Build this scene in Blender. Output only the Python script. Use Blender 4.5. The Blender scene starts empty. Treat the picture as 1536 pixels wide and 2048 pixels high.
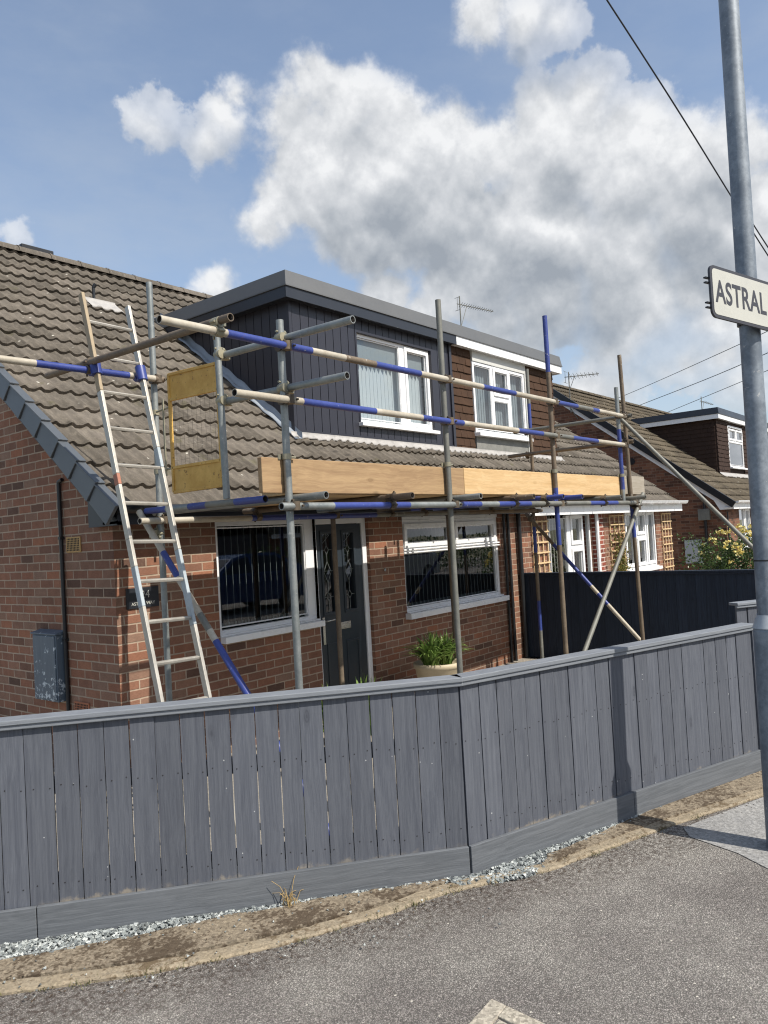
import bpy, bmesh, math, random
from mathutils import Vector, Matrix
random.seed(7)
SC = bpy.context.scene
COL = SC.collection

# ------------------------------------------------------------------ camera
CAM_POS = Vector((-3.40, -5.504, 1.75))
YAW, PITCH, ROLL = math.radians(51.09), math.radians(1.718), math.radians(-3.277)
fw = Vector((math.sin(YAW) * math.cos(PITCH), math.cos(YAW) * math.cos(PITCH), math.sin(PITCH)))
rt = Vector((math.cos(YAW), -math.sin(YAW), 0))
up = rt.cross(fw)
cr, sr = math.cos(ROLL), math.sin(ROLL)
r2 = rt * cr + up * sr
u2 = up * cr - rt * sr
camd = bpy.data.cameras.new("camera")
cam = bpy.data.objects.new("camera", camd)
COL.objects.link(cam)
camd.sensor_fit = 'VERTICAL'
camd.sensor_height = 24.0
camd.lens = 24.0 * 1545.5 / 2048.0
camd.clip_start = 0.05
camd.clip_end = 2000
M = Matrix((r2, u2, -fw)).transposed().to_4x4()
M.translation = CAM_POS
cam.matrix_world = M
SC.camera = cam

# ------------------------------------------------------------------ sun and exposure
SUN_DIR = Vector((0.075, -1.0, 1.09)).normalized()      # towards the sun
EL = math.asin(SUN_DIR.z)
AZ = math.atan2(SUN_DIR.x, SUN_DIR.y)
sl = bpy.data.lights.new("sun", 'SUN')
sl.energy = 4.9
sl.angle = math.radians(0.53)
sl.color = (1.0, 0.93, 0.83)
so = bpy.data.objects.new("sun", sl)
so.rotation_euler = SUN_DIR.to_track_quat('Z', 'Y').to_euler()
so.location = (0, -20, 30)
COL.objects.link(so)
SC.view_settings.view_transform = 'Standard'
SC.view_settings.look = 'None'
SC.view_settings.gamma = 1.0
SC.view_settings.exposure = 0.22
SC.render.engine = 'CYCLES'
SC.cycles.use_denoising = True
SC.cycles.denoiser = 'OPENIMAGEDENOISE'
SC.cycles.denoising_input_passes = 'RGB_ALBEDO_NORMAL'
SC.cycles.denoising_prefilter = 'ACCURATE'
SC.cycles.filter_width = 1.15
SC.cycles.sample_clamp_indirect = 6.0
SC.cycles.max_bounces = 8
SC.cycles.transparent_max_bounces = 12
SC.cycles.caustics_reflective = False
SC.cycles.caustics_refractive = False


# ------------------------------------------------------------------ node helper
class G:
    def __init__(s, tree):
        s.t = tree

    def n(s, typ, ins=None, **props):
        nd = s.t.nodes.new(typ if typ.startswith(('Shader', 'NodeGroup')) else 'ShaderNode' + typ)
        for k, v in props.items():
            setattr(nd, k, v)
        for k, v in (ins or {}).items():
            s.set(nd.inputs[k], v)
        return nd

    def set(s, sock, v):
        if isinstance(v, bpy.types.NodeSocket):
            s.t.links.new(v, sock)
        elif isinstance(v, (tuple, list)) and len(v) == 3 and sock.type == 'RGBA':
            sock.default_value = (*v, 1)
        else:
            sock.default_value = v

    def m(s, op, a, b=0.0, c=0.0, clamp=False):
        nd = s.n('Math', {0: a, 1: b, 2: c}, operation=op, use_clamp=clamp)
        return nd.outputs[0]

    def vm(s, op, a, b=(0, 0, 0), sc=None):
        nd = s.n('VectorMath', {0: a, 1: b}, operation=op)
        if sc is not None:
            s.set(nd.inputs['Scale'], sc)
        return nd.outputs['Value'] if op in ('DISTANCE', 'DOT_PRODUCT', 'LENGTH') else nd.outputs[0]

    def mix(s, f, a, b, blend='MIX'):
        nd = s.n('Mix', {0: f, 6: a, 7: b}, data_type='RGBA', blend_type=blend)
        return nd.outputs[2]

    def mixf(s, f, a, b):
        nd = s.n('Mix', {0: f, 2: a, 3: b}, data_type='FLOAT')
        return nd.outputs[0]

    def noise(s, vec, scale=5.0, detail=3.0, rough=0.55, col=False):
        nd = s.n('TexNoise', {'Vector': vec, 'Scale': scale, 'Detail': detail, 'Roughness': rough})
        return nd.outputs['Color' if col else 'Fac']

    def ramp(s, f, stops, interp='LINEAR'):
        nd = s.n('ValToRGB', {0: f})
        cr_ = nd.color_ramp
        cr_.interpolation = interp
        while len(cr_.elements) < len(stops):
            cr_.elements.new(0.5)
        for e, (p, c) in zip(cr_.elements, stops):
            e.position = p
            e.color = (c, c, c, 1) if isinstance(c, (int, float)) else (*c, 1)
        return nd.outputs[0]

    def step(s, f, lo, hi):
        nd = s.n('MapRange', {0: f, 1: lo, 2: hi, 3: 0.0, 4: 1.0}, interpolation_type='SMOOTHSTEP')
        return nd.outputs[0]

    def sep(s, v):
        nd = s.n('SeparateXYZ', {0: v})
        return nd.outputs[0], nd.outputs[1], nd.outputs[2]

    def comb(s, x=0.0, y=0.0, z=0.0):
        return s.n('CombineXYZ', {0: x, 1: y, 2: z}).outputs[0]


def srgb(h):
    h = h.lstrip('#')
    out = []
    for i in (0, 2, 4):
        c = int(h[i:i + 2], 16) / 255
        out.append(c / 12.92 if c <= 0.04045 else ((c + 0.055) / 1.055) ** 2.4)
    return tuple(out)


# ------------------------------------------------------------------ sky
W = bpy.data.worlds.new("World")
SC.world = W
W.use_nodes = True
W.node_tree.nodes.clear()
g = G(W.node_tree)
geo = g.n('TexCoord').outputs['Generated']
sky = g.n('TexSky', sky_type='NISHITA')
sky.sun_disc = False
sky.sun_elevation = EL
sky.sun_rotation = AZ
sky.air_density = 1.0
sky.dust_density = 1.2
sky.ozone_density = 1.6
bg1 = g.n('Background', {0: sky.outputs[0], 1: 0.150})
CLOUDS = [(0.638, 0.572, 0.516, 0.039), (0.635, 0.604, 0.481, 0.046), (0.669, 0.556, 0.493, 0.051), (0.702, 0.524, 0.482, 0.04),
          (0.643, 0.65, 0.405, 0.042), (0.671, 0.601, 0.434, 0.077), (0.722, 0.545, 0.426, 0.077), (0.756, 0.48, 0.445, 0.053),
          (0.771, 0.51, 0.381, 0.078), (0.723, 0.58, 0.376, 0.067), (0.796, 0.383, 0.462, 0.046), (0.817, 0.339, 0.466, 0.045),
          (0.788, 0.432, 0.439, 0.046), (0.826, 0.376, 0.42, 0.081), (0.853, 0.284, 0.434, 0.042), (0.863, 0.316, 0.394, 0.086),
          (0.88, 0.248, 0.396, 0.054), (0.897, 0.201, 0.394, 0.043), (0.905, 0.249, 0.345, 0.068), (0.841, 0.415, 0.348, 0.09),
          (0.884, 0.341, 0.32, 0.077), (0.812, 0.49, 0.318, 0.074), (0.865, 0.419, 0.275, 0.067), (0.903, 0.334, 0.269, 0.071),
          (0.924, 0.271, 0.27, 0.052), (0.926, 0.214, 0.312, 0.067), (0.924, 0.176, 0.339, 0.054), (0.632, 0.676, 0.38, 0.03),
          (0.842, 0.477, 0.253, 0.037), (0.511, 0.718, 0.474, 0.027), (0.517, 0.703, 0.491, 0.017), (0.572, 0.661, 0.487, 0.030),
          (0.563, 0.685, 0.462, 0.029), (0.58, 0.641, 0.503, 0.022), (0.723, 0.411, 0.560, 0.033), (0.756, 0.369, 0.549, 0.033),
          (0.773, 0.336, 0.546, 0.024), (0.612, 0.726, 0.312, 0.03), (0.592, 0.744, 0.309, 0.018), (0.418, 0.835, 0.357, 0.012),
          (0.941, 0.282, 0.186, 0.033), (0.951, 0.245, 0.189, 0.035), (0.904, 0.392, 0.171, 0.037), (0.918, 0.359, 0.167, 0.028),
          (0.934, 0.309, 0.178, 0.024), (0.962, 0.223, 0.155, 0.035),
          (0.935, 0.24, 0.235, 0.05), (0.895, 0.36, 0.215, 0.04), (0.86, 0.44, 0.235, 0.04), (0.79, 0.545, 0.26, 0.045), (0.955, 0.19, 0.22, 0.045), (0.75, 0.585, 0.30, 0.04), (0.97, 0.17, 0.26, 0.06)]
def node_group(name, build):
    grp = bpy.data.node_groups.new(name, 'ShaderNodeTree')
    grp.interface.new_socket(name='Vector', in_out='INPUT', socket_type='NodeSocketVector')
    grp.interface.new_socket(name='Value', in_out='OUTPUT', socket_type='NodeSocketFloat')
    q = G(grp)
    gi = q.n('NodeGroupInput')
    go = q.n('NodeGroupOutput')
    q.t.links.new(build(q, gi.outputs[0]), go.inputs[0])
    return grp


def billow(q, P):
    """rounded cauliflower lobes, two sizes"""
    w = q.vm('SCALE', q.vm('SUBTRACT', q.noise(P, 18.0, 5.0, 0.6, True), (0.5, 0.5, 0.5)), sc=0.045)
    pw = q.vm('ADD', P, w)
    v1 = q.n('TexVoronoi', {'Vector': pw, 'Scale': 12.0, 'Detail': 2.0, 'Roughness': 0.42, 'Lacunarity': 2.4}, feature='F1', normalize=True)
    n = q.noise(P, 60.0, 4.0, 0.6)
    return q.m('ADD', q.m('MULTIPLY', q.m('SUBTRACT', 0.42, v1.outputs['Distance']), 1.0), q.m('MULTIPLY', q.m('SUBTRACT', n, 0.5), 0.22))


def mass(q, P):
    """the broad cloud bodies, as discs of sky direction merged together"""
    w1 = q.vm('SUBTRACT', q.noise(P, 8.0, 3.0, 0.5, True), (0.5, 0.5, 0.5))
    w2 = q.vm('SUBTRACT', q.noise(P, 27.0, 4.0, 0.6, True), (0.5, 0.5, 0.5))
    PW = q.vm('ADD', q.vm('ADD', P, q.vm('SCALE', w1, sc=0.045)), q.vm('SCALE', w2, sc=0.028))
    acc = None
    for (x, y, z, r) in CLOUDS:
        d = q.vm('DISTANCE', PW, (x, y, z))
        v = q.m('MULTIPLY_ADD', d, -1.0, r * 0.98 + 0.002)
        acc = v if acc is None else q.m('SMOOTH_MAX', acc, v, 0.018)
    gy = q.sep(P)[1]
    back = q.step(gy, 0.05, -0.25)
    gen = q.noise(q.vm('MULTIPLY', PW, (1, 1, 1.8)), 3.2, 6.0, 0.55)
    gen = q.m('MULTIPLY', q.m('SUBTRACT', gen, 0.5), back)
    gen = q.m('SUBTRACT', gen, q.m('MULTIPLY_ADD', back, -0.12, 0.12))
    return q.m('MAXIMUM', acc, q.m('MULTIPLY', gen, 0.5))


GB, GM = node_group('billow', billow), node_group('cloud_mass', mass)


def use(grp, v):
    nd = g.n('Group', node_tree=grp)
    g.set(nd.inputs[0], v)
    return nd.outputs[0]


UPV = Vector((-0.35, -0.30, 0.9)).normalized()
B0 = use(GB, geo)
B1 = use(GB, g.vm('ADD', geo, tuple(UPV * 0.016)))
M0 = use(GM, geo)
M1 = use(GM, g.vm('ADD', geo, tuple(UPV * 0.045)))
D0 = g.m('MULTIPLY_ADD', B0, 0.055, M0)
fine = g.noise(geo, 45.0, 6.0, 0.62)
wisp = g.noise(geo, 5.0, 2.0, 0.5)
wid = g.m('MULTIPLY_ADD', g.step(wisp, 0.40, 0.62), 0.018, 0.009)
mask = g.n('MapRange', {0: g.m('MULTIPLY_ADD', g.m('SUBTRACT', fine, 0.5), 0.030, D0), 1: 0.0, 2: wid, 3: 0.0, 4: 1.0}, interpolation_type='SMOOTHSTEP').outputs[0]
mask = g.m('MULTIPLY', mask, g.m('MULTIPLY_ADD', g.step(g.m('MULTIPLY_ADD', g.m('SUBTRACT', wisp, 0.5), 0.08, M0), -0.012, 0.030), 0.5, 0.5))
shade = None
# flat grey bases of the big cumulus
wob = g.vm('SCALE', g.vm('SUBTRACT', g.noise(geo, 7.0, 5.0, 0.55, True), (0.5, 0.5, 0.5)), sc=0.09)
pw = g.vm('ADD', geo, wob)
for (x, y, z, r) in ((0.748, 0.545, 0.368, 0.085), (0.705, 0.600, 0.365, 0.055), (0.800, 0.500, 0.350, 0.080), (0.842, 0.440, 0.280, 0.10), (0.885, 0.370, 0.265, 0.095),
                     (0.925, 0.270, 0.300, 0.075), (0.840, 0.385, 0.385, 0.045), (0.905, 0.240, 0.350, 0.045), (0.770, 0.395, 0.515, 0.02)):
    v = g.m('MULTIPLY_ADD', g.vm('DISTANCE', pw, (x, y, z)), -1.0 / r, 1.0, clamp=True)
    shade = v if shade is None else g.m('SMOOTH_MAX', shade, v, 0.25)
shade = g.step(shade, 0.02, 0.65)
lit = g.m('MULTIPLY_ADD', g.m('SUBTRACT', M0, M1), 5.5, 0.68)
lit = g.m('MULTIPLY_ADD', g.m('SUBTRACT', B0, B1), 1.35, lit)
lit = g.m('MULTIPLY_ADD', B0, 0.30, lit)
lit = g.m('ADD', lit, g.m('MULTIPLY', g.m('SUBTRACT', g.noise(geo, 14.0, 6.0, 0.58), 0.5), 0.30))
lit = g.m('SUBTRACT', lit, g.m('MULTIPLY', shade, 0.47))
ccol = g.ramp(lit, [(0.0, (0.30, 0.33, 0.37)), (0.35, (0.43, 0.455, 0.485)), (0.7, (0.60, 0.615, 0.635)), (1.0, (0.80, 0.805, 0.81))])
bg2 = g.n('Background', {0: ccol, 1: 1.0})
veil = g.m('MULTIPLY', g.step(g.noise(g.vm('MULTIPLY', geo, (1, 1, 2.5)), 3.0, 6.0, 0.6), 0.35, 0.8), 0.30)
veil = g.m('ADD', g.m('ADD', veil, 0.15), g.m('MULTIPLY', g.step(g.sep(geo)[2], 0.46, 0.08), 0.22))
bgv = g.n('Background', {0: (0.47, 0.52, 0.58), 1: 1.0})
mv = g.n('MixShader', {0: veil, 1: bg1.outputs[0], 2: bgv.outputs[0]})
ms = g.n('MixShader', {0: g.m('MULTIPLY', mask, 0.95), 1: mv.outputs[0], 2: bg2.outputs[0]})
wo = g.n('OutputWorld', {0: ms.outputs[0]})


# ------------------------------------------------------------------ materials
def new_mat(name, rough=0.6, metal=0.0, spec=0.5):
    m = bpy.data.materials.new(name)
    m.use_nodes = True
    m.node_tree.nodes.clear()
    q = G(m.node_tree)
    b = q.n('BsdfPrincipled', {'Roughness': rough, 'Metallic': metal, 'Specular IOR Level': spec})
    q.n('OutputMaterial', {0: b.outputs[0]})
    q.b = b
    q.obj = q.n('TexCoord').outputs['Object']
    q.mat = m
    return q


def bump(q, h, strength=0.3, dist=0.01):
    nd = q.n('Bump', {'Strength': strength, 'Distance': dist, 'Height': h})
    q.set(q.b.inputs['Normal'], nd.outputs[0])


def plain(name, col, rough=0.5, metal=0.0, var=0.12, scale=6.0, spec=0.5, bmp=0.0):
    q = new_mat(name, rough, metal, spec)
    f = q.noise(q.obj, scale, 5.0, 0.6)
    f2 = q.noise(q.obj, scale * 9, 3.0, 0.6)
    k = q.m('ADD', q.m('MULTIPLY_ADD', q.m('SUBTRACT', f, 0.5), var * 2.2, 1.0), q.m('MULTIPLY', q.m('SUBTRACT', f2, 0.5), var))
    q.set(q.b.inputs['Base Color'], q.vm('SCALE', col, sc=k))
    q.set(q.b.inputs['Roughness'], q.m('MULTIPLY_ADD', q.m('SUBTRACT', f, 0.5), 0.25, rough))
    if bmp:
        bump(q, f2, bmp, 0.004)
    return q.mat


def brick_mat(name, cols, mortar, mw=0.011, u_off=0.0, grime=0.25):
    q = new_mat(name, 0.85, 0, 0.25)
    x, y, z = q.sep(q.obj)
    nx = q.m('ABSOLUTE', q.sep(q.n('NewGeometry').outputs['Normal'])[0])
    face = q.m('GREATER_THAN', nx, 0.5)
    wob = q.vm('SUBTRACT', q.noise(q.obj, 7.0, 3.0, 0.6, True), (0.5, 0.5, 0.5))
    wx, wy, wz = q.sep(wob)
    u = q.m('ADD', q.mixf(face, x, y), q.m('MULTIPLY', wx, 0.010))
    v = q.m('ADD', z, q.m('MULTIPLY', wz, 0.010))
    vr = q.m('DIVIDE', q.m('ADD', v, 10.02), 0.075)
    row = q.m('FLOOR', vr)
    fv = q.m('FRACT', vr)
    off = q.m('MULTIPLY', q.m('MODULO', row, 2.0), 0.5)
    ur = q.m('ADD', q.m('DIVIDE', q.m('ADD', u, 50.0 + u_off), 0.225), off)
    colm = q.m('FLOOR', ur)
    fu = q.m('FRACT', ur)
    du = q.m('MULTIPLY', q.m('SUBTRACT', 0.5, q.m('ABSOLUTE', q.m('SUBTRACT', fu, 0.5))), 0.225)
    dv = q.m('MULTIPLY', q.m('SUBTRACT', 0.5, q.m('ABSOLUTE', q.m('SUBTRACT', fv, 0.5))), 0.075)
    dd = q.m('MINIMUM', du, dv)
    bm_ = q.step(dd, mw * 0.36, mw * 0.62)
    wn = q.n('TexWhiteNoise', {'Vector': q.comb(colm, row, q.m('MULTIPLY', face, 7.0))}, noise_dimensions='3D')
    c = q.ramp(wn.outputs['Value'], cols)
    fine = q.noise(q.vm('MULTIPLY', q.obj, (1, 1, 2.2)), 45.0, 5.0, 0.65)
    mid = q.noise(q.obj, 13.0, 4.0, 0.6)
    c = q.vm('SCALE', c, sc=q.m('ADD', q.m('MULTIPLY_ADD', q.m('SUBTRACT', fine, 0.5), 0.75, 1.0), q.m('MULTIPLY', q.m('SUBTRACT', mid, 0.5), 0.5)))
    broad = q.noise(q.obj, 0.9, 4.0, 0.6)
    mc = q.vm('SCALE', mortar, sc=q.m('MULTIPLY_ADD', q.m('SUBTRACT', mid, 0.5), 0.6, 1.0))
    c = q.mix(bm_, mc, c)
    c = q.vm('SCALE', c, sc=q.m('MULTIPLY_ADD', q.m('SUBTRACT', broad, 0.5), grime * 2.4, 1.0))
    eff = q.m('MULTIPLY', q.step(q.noise(q.vm('MULTIPLY', q.obj, (1, 1, 0.6)), 2.6, 6.0, 0.7), 0.56, 0.74), 0.30)
    c = q.mix(eff, c, srgb('a08f82'))
    damp = q.m('MULTIPLY', q.step(q.m('MULTIPLY_ADD', q.noise(q.obj, 4.0, 5.0, 0.65), 0.5, z), 0.62, 0.30), 0.28)
    c = q.mix(damp, c, srgb('4a3a31'))
    q.set(q.b.inputs['Base Color'], c)
    h = q.m('ADD', bm_, q.m('MULTIPLY', fine, 0.35))
    bump(q, h, 0.55, 0.008)
    return q.mat


BR = [(0.0, srgb('5b463c')), (0.10, srgb('775748')), (0.3, srgb('825d4c')), (0.5, srgb('8a604c')), (0.66, srgb('7f6050')), (0.80, srgb('866b5b')), (0.92, srgb('93644d')), (1.0, srgb('634d42'))]
M_BRICK = brick_mat('red_multi_brick', BR, srgb('a3917f'), 0.012)
BR2 = [(0.0, srgb('49352c')), (0.3, srgb('664638')), (0.6, srgb('744f3e')), (0.85, srgb('7d5945')), (1.0, srgb('503d34'))]
M_BRICK2 = brick_mat('brown_brick', BR2, srgb('7d695a'), 0.010, 0.07)
BR3 = [(0.0, srgb('6f3c32')), (0.5, srgb('84473a')), (1.0, srgb('934f3f'))]
M_BRICK3 = brick_mat('red_brick_pale_pointing', BR3, srgb('c9bdb2'), 0.017, 0.03)


def tile_mat(name, c0, c1, c2):
    q = new_mat(name, 0.9, 0, 0.2)
    x, y, z = q.sep(q.obj)
    row = q.m('FLOOR', q.m('DIVIDE', q.m('ADD', y, 0.22), 0.262))
    ci = q.m('FLOOR', q.m('ADD', q.m('DIVIDE', x, 0.30), q.m('MULTIPLY', row, 0.5)))
    wn = q.n('TexWhiteNoise', {'Vector': q.comb(ci, row, 0.0)}, noise_dimensions='3D').outputs['Value']
    n1 = q.noise(q.obj, 1.3, 4.0, 0.6)
    n2 = q.noise(q.vm('MULTIPLY', q.obj, (3.0, 1, 1)), 11.0, 6.0, 0.7)
    n3 = q.noise(q.obj, 60.0, 4.0, 0.7)
    c = q.mix(q.m('ADD', q.m('MULTIPLY', n1, 0.6), q.m('MULTIPLY', wn, 0.4)), c0, c1)
    c = q.mix(q.step(n2, 0.42, 0.75), c, c2)
    c = q.vm('SCALE', c, sc=q.m('ADD', q.m('MULTIPLY_ADD', wn, 0.42, 0.58), q.m('MULTIPLY', n3, 0.45)))
    spot = q.n('TexVoronoi', {'Vector': q.obj, 'Scale': 8.5}).outputs['Distance']
    spot = q.m('ADD', spot, q.m('MULTIPLY', q.m('SUBTRACT', n3, 0.5), 0.12))
    spot = q.m('MULTIPLY', q.step(spot, 0.15, 0.09), q.step(q.noise(q.obj, 2.0, 3.0), 0.50, 0.60))
    c = q.mix(q.m('MULTIPLY', spot, 0.8), c, srgb('c9c6bb'))
    moss = q.m('MULTIPLY', q.step(q.noise(q.obj, 3.5, 5.0, 0.65), 0.60, 0.72), 0.55)
    c = q.mix(moss, c, srgb('5d5a44'))
    q.set(q.b.inputs['Base Color'], c)
    bump(q, q.m('ADD', n3, q.m('MULTIPLY', n2, 0.6)), 0.5, 0.006)
    return q.mat


M_TILE = tile_mat('weathered_concrete_tile', srgb('57524a'), srgb('67615a'), srgb('766f65'))
M_TILE2 = tile_mat('brown_concrete_tile', srgb('4c463d'), srgb('5b5347'), srgb('686050'))
M_HANG = plain('brown_hung_tile', srgb('473529'), 0.85, 0, 0.35, 5.0, 0.2, 0.4)
M_HANG2 = plain('dark_brown_hung_tile', srgb('382b25'), 0.85, 0, 0.3, 5.0, 0.2, 0.4)
M_CLAD = plain('anthracite_cladding', srgb('2d2e37'), 0.42, 0, 0.05, 2.0)
M_ANTH = plain('anthracite_plastic', srgb('292d35'), 0.4, 0, 0.08, 3.0)
M_VERGE = plain('slate_grey_verge', srgb('53585d'), 0.45, 0, 0.1, 4.0)
M_CAP = plain('grey_roof_trim', srgb('5f6163'), 0.55, 0, 0.10, 3.0)
M_UPVC = plain('white_upvc', (0.80, 0.81, 0.82), 0.28, 0, 0.03, 3.0)
M_BLACK = plain('black_plastic', srgb('1d1f22'), 0.4, 0, 0.2, 8.0)
M_DARKIN = plain('darkened_room_lining', (0.05, 0.05, 0.055), 0.9, 0, 0.2, 2.0)  # near-black colour stands in for the dark of unlit rooms
M_LEAD = plain('white_patinated_lead', srgb('a3a19e'), 0.6, 0.0, 0.30, 9.0, 0.4, 0.4)
M_LEAD2 = plain('grey_lead', srgb('8a929b'), 0.5, 0.0, 0.30, 7.0, 0.5, 0.4)
M_LEAD3 = plain('dull_lead_sheet', srgb('7d7d79'), 0.65, 0.0, 0.40, 5.0, 0.3, 0.4)
M_RENDER = plain('pale_panel', srgb('c4c5c1'), 0.6, 0, 0.08, 3.0)
M_TERRA = plain('buff_terracotta', srgb('b08f5e'), 0.8, 0, 0.15, 9.0)
M_TERRA2 = plain('red_terracotta', srgb('a4694c'), 0.8, 0, 0.15, 9.0)
M_STEEL = plain('polished_steel', (0.62, 0.62, 0.6), 0.22, 1.0, 0.1, 5.0)
M_DOOR = plain('dark_grey_door', srgb('2b333a'), 0.35, 0, 0.08, 4.0)
M_LEADCAME = plain('lead_came', srgb('8f9593'), 0.35, 0.6, 0.15, 20.0)
M_SLAT_DARK = plain('shaded_blind', srgb('34393e'), 0.7, 0, 0.1, 9.0)  # dark tone puts the shade behind the lower glass into the colour
M_SLAT_GREY = plain('grey_blind', srgb('8a9494'), 0.7, 0, 0.1, 9.0)
M_SLAT_PALE = plain('pale_blind', srgb('c9cfd2'), 0.8, 0, 0.03, 9.0)
M_SLAT_EDGE = plain('lit_blind_edge', srgb('858b8b'), 0.7, 0, 0.05, 9.0)  # brightened colour stands for light on slat edges; also weights and chain
M_SLAT_GREY2 = plain('mid_grey_blind', srgb('8f979b'), 0.8, 0, 0.06, 9.0)
M_CURTAIN = plain('cream_curtain', srgb('b3ad9f'), 0.9, 0, 0.1, 9.0)
M_TRELLIS = plain('pale_pine_slat', srgb('cdb48c'), 0.75, 0, 0.2, 9.0, 0.3, 0.3)
M_POT = plain('cream_glazed_pot', srgb('b9ac92'), 0.55, 0, 0.2, 9.0)
M_SIGNW = plain('sign_white', srgb('bcbcb3'), 0.4, 0, 0.10, 7.0)
M_SIGNK = plain('sign_black', srgb('3d3c40'), 0.4, 0, 0.1, 9.0)
M_SLATEPLATE = plain('slate_plate', srgb('23262b'), 0.35, 0, 0.15, 9.0)
M_WIRE = plain('black_cable', srgb('20252e'), 0.5, 0, 0.1, 9.0)
M_BOXGREY = plain('pale_grey_box', srgb('a9b0b6'), 0.5, 0, 0.05, 4.0)
M_SOIL = plain('dark_soil', srgb('3a3026'), 0.95, 0, 0.4, 20.0)
M_STRAW = plain('dry_straw', srgb('a58e62'), 0.9, 0, 0.3, 20.0)
M_RUBBER = plain('black_rubber', srgb('16171a'), 0.7, 0, 0.2, 9.0)
M_BODY = plain('blue_car_paint', srgb('24406e'), 0.2, 0.2, 0.05, 2.0)
M_BODY2 = plain('silver_car_paint', srgb('8e959d'), 0.25, 0.4, 0.05, 2.0)
M_CARGLASS = plain('dark_car_glass', srgb('0e1216'), 0.08, 0, 0.1, 2.0)


def glass_mat(name, tint, boost, wav=0.0):
    m = bpy.data.materials.new(name)
    m.use_nodes = True
    m.node_tree.nodes.clear()
    q = G(m.node_tree)
    gn = q.n('NewGeometry')
    cs = q.m('ABSOLUTE', q.vm('DOT_PRODUCT', gn.outputs['Incoming'], gn.outputs['Normal']))
    fr = q.m('MULTIPLY_ADD', q.m('POWER', q.m('SUBTRACT', 1.0, cs, clamp=True), 5.0), 0.96, 0.04)
    tr = q.n('BsdfTransparent', {0: tint})
    gl = q.n('BsdfGlossy', {'Color': (0.95, 0.97, 1.0), 'Roughness': 0.0})
    if wav:
        o = q.n('TexCoord').outputs['Object']
        bp = q.n('Bump', {'Strength': 0.05, 'Distance': 0.02, 'Height': q.noise(o, wav, 1.0, 0.5)})
        q.set(gl.inputs['Normal'], bp.outputs[0])
    f = q.m('MULTIPLY', fr, boost, clamp=True)
    mx = q.n('MixShader', {0: f, 1: tr.outputs[0], 2: gl.outputs[0]})
    q.n('OutputMaterial', {0: mx.outputs[0]})
    return m


M_GLASS = glass_mat('window_glass', (0.70, 0.74, 0.74), 2.9, 1.6)
M_GLASS_UP = glass_mat('upper_window_glass', (0.75, 0.79, 0.80), 2.4, 1.6)


def metal_tube(name, col, col2, rough, metal, rust=0.0):
    q = new_mat(name, rough, metal, 0.5)
    n1 = q.noise(q.obj, 5.0, 5.0, 0.65)
    n2 = q.noise(q.obj, 45.0, 4.0, 0.7)
    c = q.mix(q.step(q.m('ADD', q.m('MULTIPLY', n1, 0.7), q.m('MULTIPLY', n2, 0.3)), 0.38, 0.64), col, col2)
    if rust:
        c = q.mix(q.m('MULTIPLY', q.step(q.noise(q.obj, 14.0, 6.0, 0.7), 0.60, 0.70), rust), c, srgb('6e4a33'))
    n4 = q.noise(q.vm('MULTIPLY', q.obj, (1, 1, 1)), 19.0, 6.0, 0.75)
    sp = q.m('MAXIMUM', q.step(n2, 0.68, 0.76), q.step(n4, 0.64, 0.68))
    c = q.mix(q.m('MULTIPLY', sp, 0.5), c, srgb('d0cfc8'))
    q.set(q.b.inputs['Base Color'], c)
    q.set(q.b.inputs['Roughness'], q.m('MULTIPLY_ADD', n1, 0.35, rough - 0.15))
    bump(q, n2, 0.12, 0.002)
    return q.mat


M_GALV = metal_tube('galvanised_tube', srgb('7d8383'), srgb('969a98'), 0.5, 0.55, 0.15)
M_GREY = metal_tube('dull_grey_tube', srgb('6c6d68'), srgb('7f7f78'), 0.6, 0.35, 0.25)
M_BEIGE = metal_tube('worn_cream_tube', srgb('a39b8b'), srgb('b8b2a4'), 0.6, 0.1, 0.35)
M_BROWN = metal_tube('rusty_brown_tube', srgb('63574a'), srgb('7a6d5c'), 0.65, 0.2, 0.6)
M_BLUE = metal_tube('blue_painted_tube', srgb('2e3c7c'), srgb('37478c'), 0.42, 0.0, 0.25)
M_HOLE = plain('shaded_hollow', srgb('26221f'), 0.9, 0.0, 0.3, 20.0)  # near-black colour paints in the shade of tube ends and grille holes
M_COUP = metal_tube('rusty_coupler', srgb('4d453c'), srgb('6e6252'), 0.6, 0.4, 0.6)
M_COUPG = metal_tube('zinc_coupler', srgb('8c8a7a'), srgb('a39c84'), 0.5, 0.5, 0.25)
M_ALU = metal_tube('dull_aluminium', srgb('aaa69d'), srgb('bdb9b0'), 0.45, 0.45, 0.1)
M_LAMP = metal_tube('galvanised_post', srgb('68717b'), srgb('8a939c'), 0.5, 0.25, 0.0)
M_GALVPLATE = metal_tube('grey_painted_ring', srgb('9aa1a7'), srgb('a9b0b5'), 0.5, 0.1, 0.0)


def yellow_mat():
    q = new_mat('rusty_yellow_paint', 0.55)
    n1 = q.noise(q.obj, 9.0, 6.0, 0.7)
    n2 = q.noise(q.obj, 30.0, 5.0, 0.7)
    c = q.mix(q.step(n1, 0.35, 0.7), srgb('c09748'), srgb('d3ac5c'))
    c = q.mix(q.m('MULTIPLY', q.step(n2, 0.60, 0.68), 0.85), c, srgb('5e4022'))
    q.set(q.b.inputs['Base Color'], c)
    bump(q, n2, 0.2, 0.002)
    return q.mat


M_YELLOW = yellow_mat()


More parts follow.
